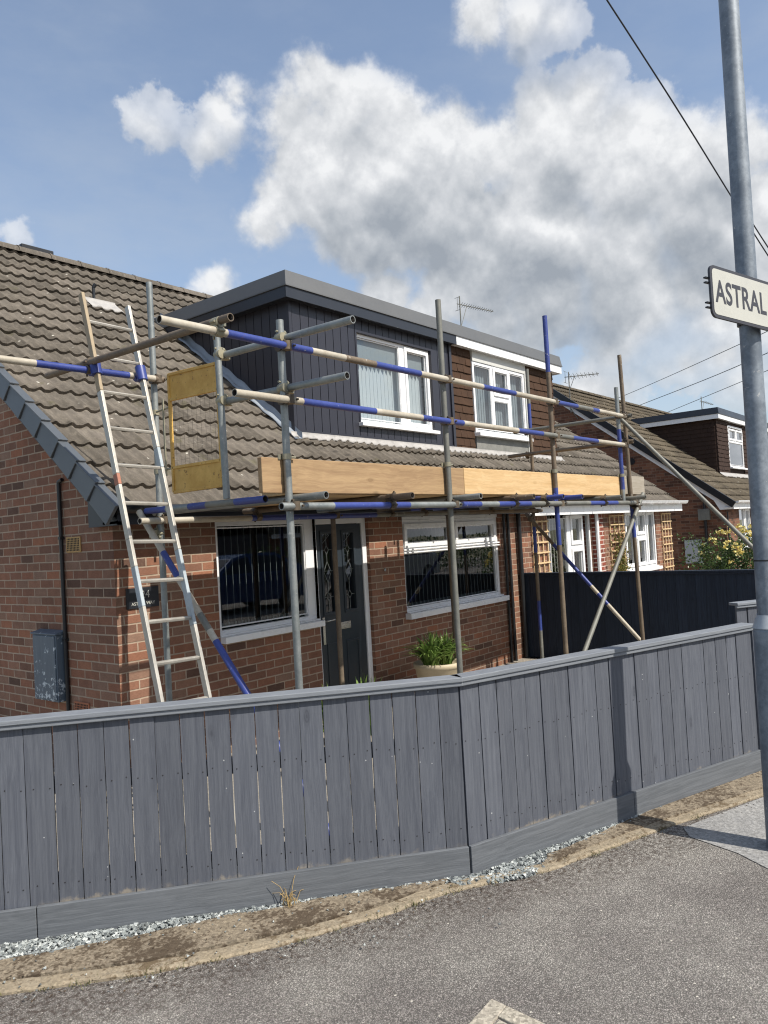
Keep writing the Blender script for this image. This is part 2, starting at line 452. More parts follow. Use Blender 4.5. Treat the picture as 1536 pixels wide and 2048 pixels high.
def wood_mat(name, c0, c1, stretch, dark, knots=0.5, rough=0.75, specks=False, warp=0.10):
    """grain runs along the object's axis given by the small factor in stretch"""
    q = new_mat(name, rough, 0, 0.3)
    p = q.vm('MULTIPLY', q.obj, stretch)
    w = q.noise(q.obj, 1.7, 3.0, 0.6, True)
    p = q.vm('ADD', p, q.vm('SCALE', w, sc=warp))
    gr = q.noise(p, 22.0, 6.0, 0.65)
    gr2 = q.noise(p, 90.0, 3.0, 0.6)
    c = q.mix(q.step(gr, 0.3, 0.7), c0, c1)
    c = q.vm('SCALE', c, sc=q.m('MULTIPLY_ADD', q.m('SUBTRACT', gr2, 0.5), 0.40, 1.0))
    kv = q.n('TexVoronoi', {'Vector': q.vm('MULTIPLY', q.obj, tuple(3.2 if s < 0.5 else 8.0 for s in stretch)), 'Scale': 1.0})
    kon = q.m('GREATER_THAN', q.sep(kv.outputs['Color'])[0], 0.45)
    kd = q.m('ADD', kv.outputs['Distance'], q.m('MULTIPLY', q.m('SUBTRACT', q.noise(q.obj, 30.0, 3.0), 0.5), 0.10))
    ringk = q.m('MULTIPLY_ADD', q.m('SINE', q.m('MULTIPLY', kd, 95.0)), 0.25, 0.75)
    kk = q.m('MULTIPLY', q.m('MULTIPLY', q.m('MULTIPLY', q.step(kd, 0.19, 0.05), ringk), kon), knots)
    c = q.mix(kk, c, dark)
    if specks:
        pp = q.vm('MULTIPLY', q.obj, (1, 1, 1))
        sv = q.n('TexVoronoi', {'Vector': pp, 'Scale': 19.0, 'Randomness': 1.0})
        on = q.m('GREATER_THAN', q.sep(sv.outputs['Color'])[0], 0.84)
        sd = q.m('ADD', sv.outputs['Distance'], q.m('MULTIPLY', q.noise(q.obj, 120.0, 2.0), 0.05))
        sp = q.m('MULTIPLY', q.step(sd, 0.098, 0.075), on)
        c = q.mix(q.m('MULTIPLY', sp, 0.8), c, srgb('b9bcbd'))
        run = q.vm('MULTIPLY', q.obj, (26.0, 26.0, 1.6))
        rv = q.n('TexVoronoi', {'Vector': run, 'Scale': 1.0})
        on2 = q.m('GREATER_THAN', q.sep(rv.outputs['Color'])[1], 0.955)
        st = q.m('MULTIPLY', q.m('MULTIPLY', q.step(rv.outputs['Distance'], 0.14, 0.05), on2), q.step(gr2, 0.40, 0.55))
        c = q.mix(q.m('MULTIPLY', st, 0.55), c, srgb('b3b2ac'))
        x, y, z = q.sep(q.obj)
        edge = q.m('MULTIPLY', q.step(q.m('ADD', z, q.m('MULTIPLY', q.noise(q.obj, 24.0, 5.0, 0.7), 0.12)), 0.235, 0.20), q.step(q.noise(q.obj, 3.0, 2.0), 0.52, 0.66))
        c = q.mix(q.m('MULTIPLY', edge, 0.4), c, srgb('b6a88f'))
    c = q.vm('SCALE', c, sc=q.m('MULTIPLY_ADD', q.n('ObjectInfo').outputs['Random'], 0.20, 0.90))
    q.set(q.b.inputs['Base Color'], c)
    bump(q, q.m('ADD', gr, q.m('MULTIPLY', gr2, 0.5)), 0.35, 0.004)
    return q.mat


M_FENCE = wood_mat('grey_fence_paint', srgb('4f535c'), srgb('5e626a'), (3.0, 3.0, 0.12), srgb('3d4048'), 0.75, 0.62, 0.0 or True)
M_FENCE_H = wood_mat('grey_rail_paint', srgb('575b60'), srgb('666a6f'), (0.12, 0.12, 3.0), srgb('53575c'), 0.5, 0.65)
M_CAPRAIL = wood_mat('grey_cap_paint', srgb('72777e'), srgb('80858b'), (0.12, 0.12, 3.0), srgb('6a6e74'), 0.3, 0.55)
M_FENCE_DK = wood_mat('dark_fence_paint', srgb('212834'), srgb('2c3543'), (3.0, 3.0, 0.12), srgb('1a1d22'), 0.5, 0.8)
M_PINE = wood_mat('fresh_pine', srgb('bd9d70'), srgb('cdb085'), (0.06, 1.0, 1.2), srgb('8f6a3a'), 0.35)
M_PINE_OLD = wood_mat('weathered_pine', srgb('8f7558'), srgb('a58b69'), (0.06, 1.0, 1.2), srgb('6a5238'), 0.5)
M_PINE_GREY = wood_mat('silvered_pine', srgb('8b8375'), srgb('9d968a'), (0.06, 1.0, 1.2), srgb('635c51'), 0.4)


def asphalt():
    q = new_mat('worn_asphalt', 0.9, 0, 0.25)
    v = q.n('TexVoronoi', {'Vector': q.obj, 'Scale': 165.0})
    cell = q.sep(v.outputs['Color'])[0]
    n1 = q.noise(q.obj, 1.1, 4.0, 0.6)
    n2 = q.noise(q.obj, 14.0, 5.0, 0.7)
    n3 = q.noise(q.obj, 260.0, 2.0, 0.6)
    base = q.mix(q.step(n1, 0.35, 0.65), srgb('908b86'), srgb('a19d96'))
    base = q.mix(q.m('MULTIPLY', q.step(n2, 0.50, 0.75), 0.5), base, srgb('8b837e'))
    st = q.ramp(cell, [(0.0, 0.62), (0.3, 0.85), (0.6, 1.0), (0.86, 1.10), (0.95, 1.3), (1.0, 1.65)])
    c = q.vm('SCALE', base, sc=q.m('MULTIPLY', q.sep(st)[0], q.m('MULTIPLY_ADD', n3, 0.7, 0.65)))
    gap = q.step(v.outputs['Distance'], 0.62, 0.42)
    c = q.vm('SCALE', c, sc=q.m('MULTIPLY_ADD', gap, 0.45, 0.55))
    pat = q.noise(q.obj, 0.55, 5.0, 0.62)
    c = q.vm('SCALE', c, sc=q.m('MULTIPLY_ADD', q.step(pat, 0.35, 0.65), 0.22, 0.88))
    oil = q.m('MULTIPLY', q.step(q.noise(q.obj, 2.6, 6.0, 0.7), 0.63, 0.72), 0.35)
    c = q.mix(oil, c, srgb('5b5551'))
    pv_ = q.n('TexVoronoi', {'Vector': q.obj, 'Scale': 16.0})
    peb = q.m('MULTIPLY', q.step(pv_.outputs['Distance'], 0.085, 0.06), q.m('GREATER_THAN', q.sep(pv_.outputs['Color'])[2], 0.86))
    c = q.mix(peb, c, srgb('cfc9bd'))
    x, y, z = q.sep(q.obj)
    # a band of blown dirt and moss along the kerb edge
    e = q.m('ADD', q.m('MULTIPLY', x, 0.464), q.m('MULTIPLY', y, 0.886))
    e = q.m('ADD', e, q.m('MULTIPLY', q.m('SUBTRACT', n2, 0.5), 0.5))
    dirt = q.m('MULTIPLY', q.step(e, -3.45, -3.15), q.step(q.noise(q.obj, 40.0, 4.0, 0.7), 0.42, 0.62))
    c = q.mix(q.m('MULTIPLY', dirt, 0.75), c, srgb('41362f'))
    q.set(q.b.inputs['Base Color'], c)
    bump(q, q.m('ADD', q.m('MULTIPLY', gap, 0.6), cell), 0.8, 0.006)
    return q.mat


def concrete(name, c0, c1, moss_amt, moss_col, agg=0.6, sc=1.0):
    q = new_mat(name, 0.92, 0, 0.2)
    n1 = q.noise(q.obj, 2.2 * sc, 5.0, 0.65)
    n2 = q.noise(q.obj, 18.0 * sc, 6.0, 0.7)
    v = q.n('TexVoronoi', {'Vector': q.obj, 'Scale': 95.0})
    cell = q.sep(v.outputs['Color'])[1]
    c = q.mix(q.step(n1, 0.3, 0.7), c0, c1)
    c = q.vm('SCALE', c, sc=q.m('ADD', q.m('MULTIPLY', cell, agg), q.m('MULTIPLY_ADD', n2, 0.5, 0.75 - agg * 0.5)))
    n3 = q.noise(q.obj, 46.0 * sc, 5.0, 0.68)
    c = q.vm('SCALE', c, sc=q.m('MULTIPLY_ADD', q.m('SUBTRACT', n3, 0.5), 0.9, 1.0))
    ms_ = q.step(q.m('ADD', q.m('ADD', q.m('MULTIPLY', n1, 0.40), q.m('MULTIPLY', n2, 0.25)), q.m('MULTIPLY', n3, 0.35)), 0.60 - moss_amt * 0.2, 0.68 - moss_amt * 0.2)
    c = q.mix(q.m('MULTIPLY', ms_, 0.85), c, moss_col)
    q.set(q.b.inputs['Base Color'], c)
    bump(q, q.m('ADD', cell, q.m('MULTIPLY', n2, 2.0)), 0.7, 0.008)
    return q.mat


M_ASPH = asphalt()
M_EDGE = concrete('buff_edging_concrete', srgb('8f836f'), srgb('a09582'), 0.50, srgb('5b4c38'), 0.35)
M_SLAB = concrete('mossy_slab_concrete', srgb('857a69'), srgb('978c7b'), 0.62, srgb('43372b'), 0.55)
M_PATCH = concrete('pale_concrete', srgb('8d8d8c'), srgb('9b9a97'), 0.0, srgb('6d6a66'), 0.4)
M_COVER = concrete('speckled_cover_concrete', srgb('9d968a'), srgb('aea798'), 0.15, srgb('6f6450'), 0.6)
M_YARD = concrete('pale_yard_paving', srgb('8f8a80'), srgb('a09a90'), 0.0, srgb('77706a'), 0.3)
M_LAND = concrete('plain_ground', srgb('6b6a58'), srgb('7b785f'), 0.1, srgb('4d5238'), 0.3)


def stone_mat():
    q = new_mat('grey_green_gravel', 0.8, 0, 0.35)
    rnd = q.n('NewGeometry').outputs['Random Per Island']
    c = q.ramp(rnd, [(0.0, srgb('54585a')), (0.35, srgb('777d7d')), (0.7, srgb('969c9b')), (1.0, srgb('babebc'))])
    n = q.noise(q.obj, 80.0, 4.0, 0.7)
    q.set(q.b.inputs['Base Color'], q.vm('SCALE', c, sc=q.m('MULTIPLY_ADD', n, 0.6, 0.7)))
    return q.mat


M_STONE = stone_mat()


def leaf_mat(name, c0, c1, rough=0.45):
    q = new_mat(name, rough, 0, 0.4)
    rnd = q.n('NewGeometry').outputs['Random Per Island']
    c = q.mix(rnd, c0, c1)
    q.set(q.b.inputs['Base Color'], c)
    try:
        q.set(q.b.inputs['Subsurface Weight'], 0.0)
    except Exception:
        pass
    tr = q.n('BsdfTranslucent', {0: c})
    mx = q.n('MixShader', {0: 0.25, 1: q.b.outputs[0], 2: tr.outputs[0]})
    out = [n for n in q.t.nodes if n.type == 'OUTPUT_MATERIAL'][0]
    q.t.links.new(mx.outputs[0], out.inputs[0])
    return q.mat


M_STRAP = leaf_mat('strap_leaf_green', srgb('4f6b30'), srgb('87a356'))
M_ROSELEAF = leaf_mat('rose_leaf_green', srgb('2c3f22'), srgb('5d7340'), 0.35)
M_CLIMB = leaf_mat('climber_leaf_green', srgb('4b5a2a'), srgb('857c3f'))
M_HEDGE = leaf_mat('hedge_leaf_green', srgb('27381c'), srgb('4d6130'))
M_PETAL = leaf_mat('yellow_petal', srgb('d6be58'), srgb('efe6a8'))
M_MOSS = leaf_mat('moss_green', srgb('4a4a26'), srgb('6d6b3c'))
M_LITTER = leaf_mat('brown_litter', srgb('2f2722'), srgb('5d4c3a'), 0.9)
M_NAIL = plain('dull_nail_head', srgb('3a3a3d'), 0.6, 0.5, 0.3, 30.0)
M_BARK = plain('brown_bark', srgb('5a4636'), 0.9, 0, 0.3, 12.0, 0.2, 0.5)


def peeling():
    q = new_mat('peeling_slate_paint', 0.5)
    n = q.noise(q.obj, 16.0, 7.0, 0.72)
    x, y, z = q.sep(q.obj)
    low = q.m('ADD', n, q.m('MULTIPLY', q.step(z, 0.85, 0.55), 0.07))
    c = q.mix(q.noise(q.vm('MULTIPLY', q.obj, (1, 4, 0.5)), 8.0, 4.0), srgb('46525f'), srgb('5e6c79'))
    c = q.mix(q.step(low, 0.60, 0.63), c, srgb('b9c3c9'))
    q.set(q.b.inputs['Base Color'], c)
    bump(q, q.step(low, 0.59, 0.63), 0.3, 0.003)
    return q.mat


M_PEEL = peeling()

# ------------------------------------------------------------------ mesh builder
ORG = {}


class MB:
    def __init__(s):
        s.v, s.f, s.mi, s.sm = [], [], [], []

    def face(s, pts, mi=0, sm=False):
        b = len(s.v)
        s.v += [tuple(p) for p in pts]
        s.f.append(tuple(range(b, b + len(pts))))
        s.mi.append(mi)
        s.sm.append(sm)

    def box(s, x0, x1, y0, y1, z0, z1, mi=0):
        x0, x1 = min(x0, x1), max(x0, x1)
        y0, y1 = min(y0, y1), max(y0, y1)
        z0, z1 = min(z0, z1), max(z0, z1)
        s.hexa([(x0, y0, z0), (x1, y0, z0), (x1, y1, z0), (x0, y1, z0), (x0, y0, z1), (x1, y0, z1), (x1, y1, z1), (x0, y1, z1)], mi)

    def hexa(s, c, mi=0):
        b = len(s.v)
        s.v += [tuple(p) for p in c]
        for f in ((0, 3, 2, 1), (4, 5, 6, 7), (0, 1, 5, 4), (1, 2, 6, 5), (2, 3, 7, 6), (3, 0, 4, 7)):
            s.f.append(tuple(b + i for i in f))
            s.mi.append(mi)
            s.sm.append(False)

    def obox(s, o, ax, ay, az, mi=0):
        """box with corner o and edge vectors ax, ay, az (right handed)"""
        o, ax, ay, az = map(Vector, (o, ax, ay, az))
        s.hexa([o, o + ax, o + ax + ay, o + ay, o + az, o + ax + az, o + ax + ay + az, o + ay + az], mi)

    def bar(s, p0, p1, w, h, upv=(0, 0, 1), mi=0):
        p0, p1 = Vector(p0), Vector(p1)
        d = (p1 - p0)
        a = d.normalized().cross(Vector(upv))
        if a.length < 1e-5:
            a = Vector((1, 0, 0))
        a.normalize()
        n = a.cross(d.normalized()).normalized()
        s.obox(p0 - a * w / 2 - n * h / 2, d, a * w, n * h, mi) if d.cross(a).dot(n) > 0 else s.obox(p0 + a * w / 2 - n * h / 2, d, -a * w, n * h, mi)

    def tube(s, p0, p1, r, n=14, mi=0, segs=None, hollow=None, r1=None, caps=True):
        """segs: list of (t, material index) ; the material holds up to t"""
        p0, p1 = Vector(p0), Vector(p1)
        d = p1 - p0
        z = d.normalized()
        x = z.orthogonal().normalized()
        y = z.cross(x)
        segs = segs or [(1.0, mi)]
        ts, ms_ = [0.0], []
        for t, k in segs:
            ts.append(t)
            ms_.append(k)
        if r1 is None:
            r1 = r

        def ring(t, rr):
            b = len(s.v)
            c = p0 + d * t
            for i in range(n):
                a = 2 * math.pi * i / n
                s.v.append(tuple(c + x * (rr * math.cos(a)) + y * (rr * math.sin(a))))
            return b
        for k in range(len(ms_)):
            a = ring(ts[k], r + (r1 - r) * ts[k])
            b = ring(ts[k + 1], r + (r1 - r) * ts[k + 1])
            for i in range(n):
                j = (i + 1) % n
                s.f.append((a + i, a + j, b + j, b + i))
                s.mi.append(ms_[k])
                s.sm.append(True)
        if hollow is not None:
            L = d.length
            for t, sg, k in ((0.0, 1, ms_[0]), (1.0, -1, ms_[-1])):
                o = ring(t, r)
                i1 = ring(t, r * 0.80)
                i2 = ring(t + sg * min(0.12, L * 0.3) / L, r * 0.80)
                for i in range(n):
                    j = (i + 1) % n
                    q1 = (o + i, i1 + i, i1 + j, o + j)
                    q2 = (i1 + i, i2 + i, i2 + j, i1 + j)
                    s.f += [q1 if sg > 0 else q1[::-1], q2 if sg > 0 else q2[::-1]]
                    s.mi += [k, hollow]
                    s.sm += [False, True]
                s.f.append(tuple(i2 + i for i in range(n)))
                s.mi.append(hollow)
                s.sm.append(False)
        elif caps:
            a = ring(0, r)
            b = ring(1, r1)
            s.f += [tuple(a + i for i in range(n))[::-1], tuple(b + i for i in range(n))]
            s.mi += [ms_[0], ms_[-1]]
            s.sm += [False, False]

    def poly(s, pts, thick, mi=0):
        """closed slab: pts polygon extruded by vector thick"""
        t = Vector(thick)
        pts = [Vector(p) for p in pts]
        n = len(pts)
        s.face(pts[::-1], mi)
        s.face([p + t for p in pts], mi)
        for i in range(n):
            j = (i + 1) % n
            s.face([pts[i], pts[j], pts[j] + t, pts[i] + t], mi)

    def lathe(s, c, prof, n=24, mi=0):
        b = len(s.v)
        for r, z in prof:
            for i in range(n):
                a = 2 * math.pi * i / n
                s.v.append((c[0] + r * math.cos(a), c[1] + r * math.sin(a), c[2] + z))
        for k in range(len(prof) - 1):
            for i in range(n):
                j = (i + 1) % n
                s.f.append((b + k * n + i, b + k * n + j, b + (k + 1) * n + j, b + (k + 1) * n + i))
                s.mi.append(mi)
                s.sm.append(True)

    def build(s, name, mats, parent=None, bevel=0.0, label=None, kind=None):
        me = bpy.data.meshes.new(name)
        o = ORG.get(parent.name, Vector((0, 0, 0))) if parent else Vector((0, 0, 0))
        me.from_pydata([(v[0] - o[0], v[1] - o[1], v[2] - o[2]) for v in s.v], [], s.f)
        mats = mats if isinstance(mats, (list, tuple)) else [mats]
        for m in mats:
            me.materials.append(m)
        me.polygons.foreach_set('material_index', s.mi)
        me.polygons.foreach_set('use_smooth', s.sm)
        me.update()
        ob = bpy.data.objects.new(name, me)
        COL.objects.link(ob)
        if parent:
            ob.parent = parent
            ORG[ob.name] = o
        else:
            ORG[ob.name] = Vector((0, 0, 0))
        if bevel:
            md = ob.modifiers.new('bevel', 'BEVEL')
            md.width = bevel
            md.segments = 2
            md.limit_method = 'ANGLE'
            md.angle_limit = math.radians(50)
        if label:
            ob['label'] = label
        if kind:
            ob['kind'] = kind
        return ob


def thing(name, label, cat, loc=(0, 0, 0), group=None):
    o = bpy.data.objects.new(name, None)
    o.empty_display_size = 0.2
    o.location = loc
    COL.objects.link(o)
    o['label'] = label
    o['category'] = cat
    if group:
        o['group'] = group
    ORG[o.name] = Vector(loc)
    return o


def single(ob, label, cat, group=None):
    ob['label'] = label
    ob['category'] = cat
    if group:
        ob['group'] = group
    return ob


def text_mesh(body, size, name, mat, parent, mat4, extrude=0.002, xscale=1.0, offset=0.0, spacing=1.0, align='LEFT'):
    cu = bpy.data.curves.new(name + '_font', 'FONT')
    cu.body = body
    cu.size = size
    cu.extrude = extrude
    cu.offset = offset
    cu.space_character = spacing
    cu.align_x = align
    tmp = bpy.data.objects.new(name + '_tmp', cu)
    COL.objects.link(tmp)
    bpy.context.view_layer.update()
    dg = bpy.context.evaluated_depsgraph_get()
    me = bpy.data.meshes.new_from_object(tmp.evaluated_get(dg))
    bpy.data.objects.remove(tmp)
    o = ORG.get(parent.name, Vector((0, 0, 0)))
    T = Matrix.Translation(-o) @ mat4 @ Matrix.Diagonal((xscale, 1, 1, 1))
    me.transform(T)
    me.materials.clear()
    me.materials.append(mat)
    ob = bpy.data.objects.new(name, me)
    COL.objects.link(ob)
    ob.parent = parent
    ORG[ob.name] = o
    return ob


# ------------------------------------------------------------------ house parts
Z0, SL = 2.2155, 0.7633            # roof plane z = Z0 + SL*y
EAVE, RIDGE_Y = -0.22, 4.85
GND = -0.12
ROW = 0.262


def wall_xz(mb, y, x0, x1, z0, z1, holes, depth):
    xs = sorted({x0, x1, *[h[0] for h in holes], *[h[1] for h in holes]})
    zs = sorted({z0, z1, *[h[2] for h in holes], *[h[3] for h in holes]})
    for a, b in zip(xs, xs[1:]):
        for c, d in zip(zs, zs[1:]):
            mx, mz = (a + b) / 2, (c + d) / 2
            if any(h[0] < mx < h[1] and h[2] < mz < h[3] for h in holes):
                continue
            mb.face([(a, y, c), (b, y, c), (b, y, d), (a, y, d)])
            mb.face([(a, y + depth, c), (a, y + depth, d), (b, y + depth, d), (b, y + depth, c)])
    for h in holes:
        mb.face([(h[0], y, h[2]), (h[0], y, h[3]), (h[0], y + depth, h[3]), (h[0], y + depth, h[2])])
        mb.face([(h[1], y, h[2]), (h[1], y + depth, h[2]), (h[1], y + depth, h[3]), (h[1], y, h[3])])
        mb.face([(h[0], y, h[3]), (h[1], y, h[3]), (h[1], y + depth, h[3]), (h[0], y + depth, h[3])])
        mb.face([(h[0], y, h[2]), (h[0], y + depth, h[2]), (h[1], y + depth, h[2]), (h[1], y, h[2])])


def wave(x):
    t = (x / 0.150) % 1.0
    return 0.0140 * math.cos(2 * math.pi * t) + 0.004 * math.cos(4 * math.pi * t)


def tiles(x0, x1, hole=None, res=9):
    """interlocking rolled tiles on the front slope; hole = (xa, xb, ya) opened for the dormer"""
    mb = MB()
    nx = max(2, int((x1 - x0) / 0.150 * res))
    xs = [x0 + (x1 - x0) * i / nx for i in range(nx + 1)]
    nr = int((RIDGE_Y - EAVE) / ROW) + 1
    nrm = Vector((0, -SL, 1)).normalized()
    rnd = random.Random(3)
    for r in range(nr):
        ya = EAVE + r * ROW
        yb = min(ya + ROW + 0.02, RIDGE_Y)
        jit = [rnd.uniform(-0.003, 0.004) for _ in range(int((x1 - x0) / 0.3) + 3)]
        yj = [rnd.uniform(-0.006, 0.006) for _ in range(int((x1 - x0) / 0.3) + 3)]
        b = len(mb.v)
        for x in xs:
            k = int((x - x0) / 0.3 + (r % 2) * 0.5)
            w = wave(x - (0.075 if False else 0.0)) + jit[k]
            yk = ya + yj[k]
            for (yy, h) in ((yk + 0.006, -0.012), (yk, 0.036), (yb, 0.002)):
                p = Vector((x, yy, Z0 + SL * yy)) + nrm * (h + w)
                mb.v.append(tuple(p))
        for i in range(nx):
            mx = (xs[i] + xs[i + 1]) / 2
            if hole and hole[0] < mx < hole[1] and hole[2] < ya + 0.02 and ya < hole[3]:
                continue
            a, c = b + 3 * i, b + 3 * (i + 1)
            mb.f += [(a, c, c + 1, a + 1), (a + 1, c + 1, c + 2, a + 2)]
            mb.mi += [0, 0]
            mb.sm += [False, True]
    return mb


def ridge(mb, x0, x1):
    n = 8
    x = x0
    zc = Z0 + SL * RIDGE_Y - 0.03
    while x < x1 - 0.05:
        xe = min(x + 0.45, x1)
        for (xa, xb, rr) in ((x, xe, 0.115), (x, x + 0.03, 0.124)):
            b = len(mb.v)
            for xx in (xa, xb):
                for i in range(n + 1):
                    a = math.pi * (0.02 + 0.96 * i / n)
                    mb.v.append((xx, RIDGE_Y - rr * 1.15 * math.cos(a), zc + rr * math.sin(a)))
            for i in range(n):
                mb.f.append((b + i, b + i + n + 1, b + i + n + 2, b + i + 1))
                mb.mi.append(0)
                mb.sm.append(True)
        x = xe


def window(parent, y, x0, x1, z0, z1, panes, fwid=0.055, glass=None, sill=0.06, sill_h=0.05, sill_ext=0.04, blind=None, mat=None, horns=True):
    """panes: (x0, x1, z0, z1, is_sash); frame face at y, glass set back"""
    mat = mat or M_UPVC
    f = MB()
    dy = 0.065
    f.box(x0, x1, y, y + dy, z1 - fwid, z1)
    f.box(x0, x1, y, y + dy, z0, z0 + fwid)
    f.box(x0, x0 + fwid, y, y + dy, z0 + fwid, z1 - fwid)
    f.box(x1 - fwid, x1, y, y + dy, z0 + fwid, z1 - fwid)
    gl = MB()
    bead = 0.012
    for (a, b, c, d, sash) in panes:
        if sash:
            sw = 0.052
            ys, ye = y - 0.018, y + 0.05
            f.box(a, b, ys, ye, d - sw, d)
            f.box(a, b, ys, ye, c, c + sw)
            f.box(a, a + sw, ys, ye, c + sw, d - sw)
            f.box(b - sw, b, ys, ye, c + sw, d - sw)
            a, b, c, d = a + sw, b - sw, c + sw, d - sw
        for (p0, p1, p2, p3) in ((a, b, d - bead, d), (a, b, c, c + bead), (a, a + bead, c + bead, d - bead), (b - bead, b, c + bead, d - bead)):
            f.box(p0, p1, y + 0.012, y + 0.045, p2, p3)
        gl.face([(a, y + 0.03, c), (b, y + 0.03, c), (b, y + 0.03, d), (a, y + 0.03, d)])
    # mullions and transoms between neighbouring panes
    ep = 0.0
    for i, p in enumerate(panes):
        for r in panes[i + 1:]:
            if abs(p[1] - r[0]) < 0.13 and min(p[3], r[3]) - max(p[2], r[2]) > 0.05:
                ep += 0.0009
                f.box(p[1] - 0.001 - ep * 0.3, r[0] + 0.001 + ep * 0.3, y + 0.001 + ep, y + dy - 0.001 - ep, min(p[2], r[2]) - ep * 0.2, max(p[3], r[3]) + ep * 0.2)
            if abs(r[1] - p[0]) < 0.13 and min(p[3], r[3]) - max(p[2], r[2]) > 0.05:
                ep += 0.0009
                f.box(r[1] - 0.001 - ep * 0.3, p[0] + 0.001 + ep * 0.3, y + 0.001 + ep, y + dy - 0.001 - ep, min(p[2], r[2]) - ep * 0.2, max(p[3], r[3]) + ep * 0.2)
            for lo, hi in ((p, r), (r, p)):
                if 0 <= hi[2] - lo[3] < 0.13 and min(p[1], r[1]) - max(p[0], r[0]) > 0.05:
                    ep += 0.0009
                    f.box(min(lo[0], hi[0]) - ep * 0.2, max(lo[1], hi[1]) + ep * 0.2, y + 0.0015 + ep, y + dy - 0.0015 - ep, lo[3] - 0.001 - ep * 0.3, hi[2] + 0.001 + ep * 0.3)
    w = f.build('window', mat, parent, bevel=0.004)
    gl.build('pane', glass or M_GLASS, w)
    if sill:
        s_ = MB()
        s_.box(x0 - sill_ext, x1 + sill_ext, y - sill, y + 0.02, z0 - sill_h, z0 - 0.002)
        s_.box(x0, x1, y - sill * 0.45, y + 0.02, z0 - 0.002, z0 + 0.014)
        s_.build('sill', mat, w, bevel=0.005)
    if blind:
        bm_, pitch, ang, bz0, bz1, edge = blind
        s_ = MB()
        e_ = 1 if edge else 0
        x = x0 + 0.06
        ca, sa = math.cos(math.radians(ang)), math.sin(math.radians(ang))
        while x < x1 - 0.04:
            hw = 0.043
            c = Vector((x, y + 0.125, bz0))
            d = Vector((ca * hw, sa * hw, 0))
            h = Vector((0, 0, bz1 - bz0))
            t = Vector((-sa, ca, 0)) * 0.0015
            s_.obox(c - d - t, d * 2, t * 2, h)
            if edge:
                s_.tube(c - d, c - d + h, 0.0030, 5, 1)
                s_.box(x - 0.03, x + 0.03, y + 0.121, y + 0.129, bz0 + 0.0, bz0 + 0.028, 1)
                if x + pitch < x1 - 0.04:
                    s_.tube(c + Vector((0, -0.02, 0.004)), c + Vector((pitch * 0.5, -0.03, -0.018)), 0.0022, 4, 1)
                    s_.tube(c + Vector((pitch * 0.5, -0.03, -0.018)), c + Vector((pitch, -0.02, 0.004)), 0.0022, 4, 1)
            x += pitch
        s_.build('blind', [bm_, M_SLAT_EDGE] if edge else bm_, w)
    return w


def boards_front(mb, y, x0, x1, z0, z1, pitch, holes=(), th=0.018, grv=0.009):
    """vertical boards with open grooves between, on a backing sheet"""
    n = max(1, round((x1 - x0) / pitch))
    p = (x1 - x0) / n
    for i in range(n):
        a, b = x0 + i * p + grv / 2, x0 + (i + 1) * p - grv / 2
        cuts = [h for h in holes if h[0] < b and h[1] > a]
        segs = [(a, b, z0, z1)]
        for h in cuts:
            ns = []
            for (sa, sb, sc_, sd) in segs:
                if h[0] > sa + 0.004:
                    ns.append((sa, min(sb, h[0]), sc_, sd))
                if h[1] < sb - 0.004:
                    ns.append((max(sa, h[1]), sb, sc_, sd))
                ca, cb = max(sa, h[0]), min(sb, h[1])
                if cb > ca + 0.002:
                    if h[2] > sc_:
                        ns.append((ca, cb, sc_, h[2]))
                    if h[3] < sd:
                        ns.append((ca, cb, h[3], sd))
            segs = ns
        for (sa, sb, sc_, sd) in segs:
            mb.box(sa, sb, y, y + th, sc_, sd)


def hung_tiles(mb, y, x0, x1, z0, z1, nrm=-1, gauge=0.128, tw=0.166, axis='x', low=None):
    rnd = random.Random(int(x0 * 10 + z0))
    r = 0
    z = z1
    while z > z0 + 0.02:
        zb = max(z - gauge, z0)
        x = x0 - (tw / 2 if r % 2 else 0)
        while x < x1 - 0.004:
            a, b = max(x, x0) + 0.0015, min(x + tw, x1) - 0.0015
            if b - a > 0.006 and (low is None or zb > low((a + b) / 2)):
                t = 0.030 + rnd.uniform(-0.004, 0.004)
                dz = rnd.uniform(-0.005, 0.005)
                if axis == 'x':
                    mb.hexa([(a, y - t, zb + dz), (b, y - t + rnd.uniform(-.003, .003), zb + dz), (b, y, zb), (a, y, zb), (a, y - 0.012, z + 0.01), (b, y - 0.012, z + 0.01), (b, y, z + 0.01), (a, y, z + 0.01)])
                else:
                    mb.hexa([(y - t, b, zb + dz), (y - t, a, zb + dz), (y, a, zb), (y, b, zb), (y - 0.012, b, z + 0.01), (y - 0.012, a, z + 0.01), (y, a, z + 0.01), (y, b, z + 0.01)])
            x += tw
        z -= gauge
        r += 1


def roof_z(y):
    return Z0 + SL * y


